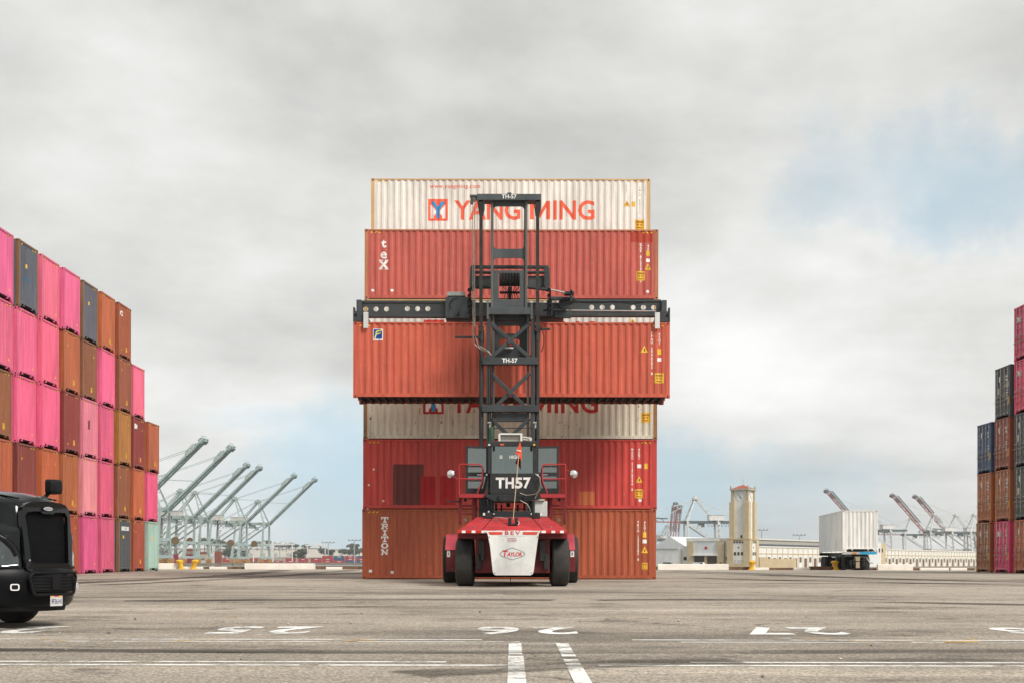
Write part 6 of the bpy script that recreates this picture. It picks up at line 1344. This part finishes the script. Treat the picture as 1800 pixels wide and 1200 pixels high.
win(hall, lambda u, z, o: (u, yb+0.5-o, z), -22.8, -21.6, 2.8, 4.0); win(hall, lambda u, z, o: (u, yb+0.6-o, z), -5.9, -4.8, 2.8, 4.0); win(hall, lambda u, z, o: (u, yb-0.7-o, z), -7.6, -7.0, 0.2, 2.0, BD, BT, 'door')
for x in (-23.9, -4.55): hbx('pilaster', x, x+0.4, 0, 7.0, BT, yb+0.3, yb+0.6)
bpart(MB().lathe([(0.35,0),(0.62,0),(0.62,0.06),(0.35,0.06)], (-13.5, yb-0.27, 7.3), 'y', 16), 'round_emblem', (0.45,0.08,0.07), hall)
hbx('plinth_wall', -9.0, 4.0, 0, 1.6, BT, yb-2.0, yb-1.4)
# long transit shed running away to the right
shed = thing('transit_shed', (TOW.x, TOW.y, FZ), 'long white transit shed with rows of brown doors and tan trim', 'warehouse', rz=-PH)
xw = 2.6                                       # front plane (local +x), running along local +y
SL = 330.0
bpart(MB().box(xw-30, xw, 5, SL, 0, 7.6), 'wall', BW, shed); bpart(MB().box(xw-30, xw+0.25, 5, SL, 7.6, 8.1), 'parapet', (0.70,0.67,0.60), shed)
bpart(MB().box(xw-28, xw-6, 6, 150, 8.1, 10.6), 'roof_monitor', (0.40,0.38,0.33), shed); bpart(MB().box(xw-28.3, xw-5.6, 6, 150.3, 10.6, 11.1), 'monitor_roof', (0.66,0.65,0.60), shed)
bpart(MB().add([(xw-0.5,14,8.15),(xw-0.5,110,8.15),(xw-5.9,110,9.0),(xw-5.9,14,9.0)], [(0,1,2,3)]), 'solar_panels', (0.07,0.08,0.11), shed)
bpart(MB().box(xw, xw+0.12, 5, SL, 5.1, 5.4), 'string_course', (0.55,0.42,0.24), shed)
fs = lambda u, z, o: (xw+o, u, z)
k = 0; u = 12.0
while u < SL-6:
    if not 118 < u < 152:
        win(shed, fs, u, u+3.0, 0, 3.6, (0.17,0.115,0.085), (0.55,0.42,0.26), 'door'); win(shed, fs, u+5.6, u+8.0, 2.0, 4.0, (0.15,0.14,0.13), (0.6,0.55,0.45))
        bpart(MB().box(xw, xw+0.16, u+3.9, u+4.3, 0.0, 7.6), 'pilaster', (0.60,0.48,0.30), shed); bpart(MB().box(xw, xw+0.16, u+9.3, u+9.7, 0.0, 7.6), 'pilaster', (0.60,0.48,0.30), shed)
    u += 11.0
gate = thing('gate_house', (TOW.x, TOW.y, FZ), 'tan and white gate house halfway along the transit shed', 'building', rz=-PH)
bpart(MB().box(xw-6, xw+3.0, 118, 152, 0, 10.5), 'wall', BT, gate); bpart(MB().box(xw-1, xw+3.4, 127, 144, 0, 10.7), 'centre_wall', (0.68,0.69,0.69), gate)
fg = lambda u, z, o: (xw+3.4+o, u, z); fg2 = lambda u, z, o: (xw+3.0+o, u, z)
for u in (128.5, 132.5, 136.5, 140.5): win(gate, fg, u, u+1.8, 6.5, 8.2)
for u in (119.5, 146): win(gate, fg2, u, u+1.6, 6.5, 8.2)
win(gate, fg2, 119.5, 125.5, 1.5, 4.6, (0.17,0.12,0.09))
# tan block wall and white sheds left of the hall
o = bpart(MB().box(0,14,-0.3,0.3,0,3.3).box(0,3,-0.5,0.5,0,3.9), 'garden_wall', BT, None); o.location = (TOW.x+4.5, TOW.y-8, FZ); o.rotation_euler = (0,0,R(10)); tag(o, 'low tan wall at the foot of the clock tower', 'wall')
gs_ = thing('gable_shed', (at(1178, 985, 640).x, 640, FZ), 'white gabled shed left of the hall with garage doors', 'shed', rz=-PH)
bpart(MB().box(-9, 9, 0, 40, 0, 8), 'wall', BW, gs_); bpart(MB().prism([(-9.5,8),(9.5,8),(0,13.5)], lambda p: (p[0],-0.4,p[1]), lambda p: (p[0],40.4,p[1])), 'roof', (0.66,0.67,0.67), gs_)
# small utility van and flatbed in front of the hall
def van(px, y, s, label, w=4.6):
    p = at(px, 985, y); r = thing('service_van', (p.x, y, FZ), label, 'van', rz=R(-25))
    m = MB(); m.prism([(-w/2,0.4),(w/2,0.4),(w/2,1.0),(w/2-0.7,1.15),(w/2-1.3,2.0),(-w/2,2.05)], lambda q: (q[0],-0.9,q[1]), lambda q: (q[0],0.9,q[1])); bpart(m, 'body', s, r)
    for x in (-w/2+0.8, w/2-0.8): bpart(MB().lathe([(0.0001,-0.95),(0.36,-0.95),(0.36,0.95),(0.0001,0.95)], (x,0,0.36), 'y', 12), 'axle_wheels', (0.02,0.02,0.02), r)
    bpart(MB().box(w/2-2.1, w/2-1.2, -0.92, 0.92, 1.3, 1.85), 'window', (0.03,0.03,0.04), r)
van(1221, 480, (0.5,0.45,0.36), 'beige pickup parked before the left garage door', 7.5); van(1231, 470, (0.7,0.7,0.68), 'white van parked before the right garage door'); van(1176, 500, (0.12,0.17,0.16), 'dark green car parked left of the hall', 4.0)

# ---------------------------------------------------------------- far yard on the left shore: containers, yard cranes, warehouses, masts, trees
fm = MB(); fm.box(-6.1,6.1,-1.22,1.22,0,2.6)
for i in range(24): x = -5.9+i*0.5; fm.box(x, x+0.25, -1.26, -1.22, 0.15, 2.45)
FARM = fm.mesh('shipping_container'); FARM.materials.append(CPAINT)
lb_ = MB(); lb_.box(-1.8,1.8,-1.30,-1.265,1.05,1.65); LBM = lb_.mesh('name_board'); LBM.materials.append(DECAL)
FCOL = {'R': (0.34,0.035,0.045), 'B': (0.04,0.08,0.16), 'P': (0.50,0.04,0.13), 'O': (0.26,0.08,0.05), 'C': (0.50,0.42,0.30), 'W': (0.6,0.58,0.54)}
FN = {'R': 'red', 'B': 'navy', 'P': 'pink', 'O': 'brown', 'C': 'cream', 'W': 'white'}
ORDW = ['first', 'second', 'third', 'fourth', 'fifth', 'sixth', 'seventh', 'eighth', 'ninth', 'tenth', 'eleventh', 'twelfth', 'thirteenth', 'fourteenth', 'fifteenth', 'sixteenth', 'seventeenth', 'eighteenth', 'nineteenth', 'twentieth']
def far_row(px0, y, rows, label, gap=13.0, board=True, sx=1.0):
    p0 = at(px0, 985, y); n = 0
    for k, row in enumerate(rows):
        for i, ch in enumerate(row):
            if ch == ' ': continue
            o = put('shipping_container', FARM, None, None, (*FCOL[ch], 0.1), loc=(p0.x+i*gap, y+(i % 3)*0.4, FZ+2.6*k))
            o.scale = (sx, 1, 1)
            tag(o, '%s container, %s tier, %s from the left, %s' % (FN[ch], ('bottom', 'second', 'third', 'fourth', 'fifth', 'sixth')[k], ORDW[i], label), 'container', 'containers ' + label)
            if board and ch in 'RB' and (i+k) % 3: put('name_board', LBM, None, o, (0.7,0.7,0.7,1))
far_row(556, 1600, ['RRRBBRRB', 'RRBRRBRR', ' RBRBRRR'], 'stacked by the yard crane', 12.8)
far_row(400, 1750, ['RRORRRRBR', 'R RR RR R'], 'stacked behind the crane legs', 15.5)
far_row(281, 1250, ['PPP PP  O', 'PPP PPC O', 'PPP PCC O', 'PP  C   O', 'PR'], 'stacked at the far left shore', 6.4, False, 0.5)
far_row(334, 1300, ['CCWW', 'WWWW', 'OOO', 'OOO', 'OO'], 'stacked behind the second crane', 6.4, False, 0.5)
def rtg(px, y, label, sc=1.0):
    p = at(px, 985, y); r = thing('yard_crane', (p.x, y, FZ), label, 'crane', 'white yard gantry cranes', rz=R(8)); r.scale = (sc,)*3; c = (0.66,0.67,0.66)
    for x in (-11, 11):
        for yy in (-4, 4): bpart(MB().bar((x,yy,1), (x,yy,21), 1.1, 1.1, (0,1,0)), 'leg', c, r, PAINT)
        bpart(MB().bar((x,-5,1.6), (x,5,1.6), 1.2, 1.4), 'sill_beam', c, r, PAINT); bpart(MB().bar((x,-4,3), (x,4,19), 0.6, 0.6), 'brace', c, r, PAINT)
    for yy in (-4, 4): bpart(MB().bar((-14,yy,21.5), (14,yy,21.5), 1.2, 1.8), 'girder', c, r, PAINT)
    bpart(MB().box(-2,3,-4,4,22.4,25), 'trolley', c, r, PAINT); bpart(MB().box(4,6.5,-2,1,17.5,20.5), 'operator_cab', (0.3,0.33,0.34), r, PAINT)
rtg(462, 1700, 'white gantry crane framed by the rightmost grey green crane legs'); rtg(497, 1650, 'white gantry crane right of the rightmost grey green crane'); rtg(556, 1780, 'white gantry crane beside the red and navy container row'); rtg(358, 1500, 'white gantry crane seen between the middle crane legs', 0.9)
for px, y, x0, w_, h_, lab in ((300, 3000, 0, 520, 30, 'long white warehouse on the hill behind the crane legs'), (470, 3100, 0, 230, 33, 'white warehouse on the hill above the gantry cranes'), (590, 3200, 0, 210, 30, 'white warehouse on the hill next to the centre stack')):
    p = at(px, 985, y); r = thing('warehouse', (p.x, y, 8), lab, 'warehouse'); bpart(MB().box(-w_/2, w_/2, 0, 80, 0, h_*0.62), 'wall', (0.66,0.63,0.57), r); bpart(MB().box(-w_/2-2, w_/2+2, -2, 82, h_*0.62, h_*0.62+1.2), 'roof', (0.70,0.69,0.66), r)
    for i in range(int(w_/26)): bpart(MB().box(-w_/2+10+i*26, -w_/2+17+i*26, -0.3, 0, 2, 9), 'dock_door', (0.40,0.40,0.38), r)
def mast(px, py, y, label):
    p = at(px, py, y); h = p.z-FZ; r = thing('light_mast', (p.x, y, FZ), label, 'lamp post', 'tall lighting masts'); s = y/1000
    bpart(MB().tube((0,0,0), (0,0,h), 0.45*s, 8, 0.28*s), 'pole', (0.35,0.37,0.38), r); bpart(MB().bar((-4.5*s,0,h), (4.5*s,0,h), 0.5*s, 0.5*s), 'lamp_bar', (0.3,0.32,0.33), r)
    for i in range(4): bpart(MB().cbox(((-4+i*2.67)*s, 0, h+0.5*s), 0.9*s, 0.8*s, 0.7*s), 'floodlight', (0.3,0.32,0.33), r)
mast(623, 949, 1500, 'lighting mast nearest the left side of the centre stack'); mast(577, 953, 2000, 'lighting mast above the red and navy container row'); mast(1339, 931, 900, 'lighting mast just right of the clock tower'); mast(1405, 940, 1100, 'lighting mast left of the white trailer'); mast(492, 958, 2100, 'small lighting mast right of the rightmost grey green crane')
# trees: trunk and a crown of many small leaf faces
def make_leaf():
    m, nt, b, out = new_mat('foliage'); v, oi = obj_coord(nt)
    c = mixc(nt, nz(nt, v, 0.5, 4), (0.030, 0.045, 0.020), (0.085, 0.105, 0.050)); nt.links.new(c, b.inputs['Base Color']); b.inputs['Roughness'].default_value = 0.85; b.inputs['Specular IOR Level'].default_value = 0.1; return m
LEAF = make_leaf(); BARK = plain('bark', (0.09, 0.065, 0.045), 0.9)
def tree_meshes(seed, rx, rz, n=420):
    rd = random.Random(seed); m = MB(); blobs = [(rd.uniform(-rx*0.6, rx*0.6), rd.uniform(-rx*0.5, rx*0.5), rd.uniform(0.9*rz, 2.0*rz), rd.uniform(0.35, 0.6)*rx) for _ in range(7)]
    for _ in range(n):
        bx_, by, bz, br = rd.choice(blobs); d = Vector((rd.gauss(0,1), rd.gauss(0,1), rd.gauss(0,0.8))).normalized()*br*rd.uniform(0.55, 1.05); c = Vector((bx_,by,bz))+d
        u = Vector((rd.gauss(0,1),rd.gauss(0,1),rd.gauss(0,1))).normalized(); w = u.cross(d).normalized(); s = rx*rd.uniform(0.09, 0.17)
        m.add([c-u*s-w*s*0.6, c+u*s-w*s*0.6, c+u*s+w*s*0.6, c-u*s+w*s*0.6], [(0,1,2,3)])
    t = MB(); t.tube((0,0,-0.6*rz), (0,0,1.2*rz), rx*0.07, 7, rx*0.04)
    for bx_, by, bz, br in blobs[:4]: t.tube((0,0,0.6*rz), (bx_,by,bz), rx*0.04, 5, rx*0.015)
    a, b = m.mesh('crown', False), t.mesh('trunk'); a.materials.append(LEAF); b.materials.append(BARK); return a, b
TM = [tree_meshes(i, 9, 7) for i in range(3)]
def tree(px, py, y, sc, label):
    p = at(px, py, y); r = thing('tree', (p.x, y, max(FZ, p.z-14*sc)), label, 'tree', 'trees on the far shore', rz=px*0.7); r.scale = (sc*1.25, sc*1.25, sc)
    a, b = TM[int(px) % 3]; put('crown', a, None, r); put('trunk', b, None, r)
TREES = ((471, 951, 2800, 1.0), (483, 955, 2900, 0.8), (490, 955, 2900, 0.8), (497, 954, 2900, 0.9), (503, 955, 2900, 0.9), (513, 955, 2900, 0.8), (519, 957, 2900, 0.7), (535, 957, 3000, 0.6), (541, 957, 3000, 0.6), (616, 956, 3000, 0.8), (625, 957, 3000, 0.8), (360, 948, 2600, 1.2), (372, 950, 2600, 1.2), (384, 951, 2600, 1.1), (400, 953, 2600, 1.0), (452, 952, 2700, 0.9), (280, 949, 2600, 1.2), (300, 951, 2600, 1.1),
         (570, 965, 2400, 0.9), (580, 967, 2400, 0.8), (602, 965, 2400, 0.8), (611, 966, 2400, 0.8), (622, 965, 2400, 0.9), (632, 964, 2400, 0.9), (395, 967, 2200, 1.0), (405, 966, 2200, 1.1), (415, 967, 2200, 1.0), (427, 969, 2200, 0.9), (526, 976, 1950, 1.1))
for low in (False, True):
    for n, (px, py, y, sc) in enumerate(sorted(t for t in TREES if (t[1] > 960) == low)):
        tree(px, py, y, sc, '%s tree from the left %s beyond the cranes' % (ORDW[n], 'on the slope below the warehouses' if low else 'on the ridge top'))

# ---------------------------------------------------------------- the sea air between here and the far shore
m, nt, b, out = new_mat('sea_haze'); nt.nodes.remove(b)
pv = nt.nodes.new('ShaderNodeVolumePrincipled'); pv.inputs['Color'].default_value = (0.93, 0.96, 1.0, 1); pv.inputs['Density'].default_value = 0.00009; pv.inputs['Anisotropy'].default_value = 0.2
nt.links.new(pv.outputs[0], out.inputs['Volume'])
hz = MB().box(-5000, 5000, -80, 5800, -7.2, 125).build('haze', m); hz['kind'] = 'stuff'; tag(hz, 'thin pale sea haze over the whole harbour', 'haze')
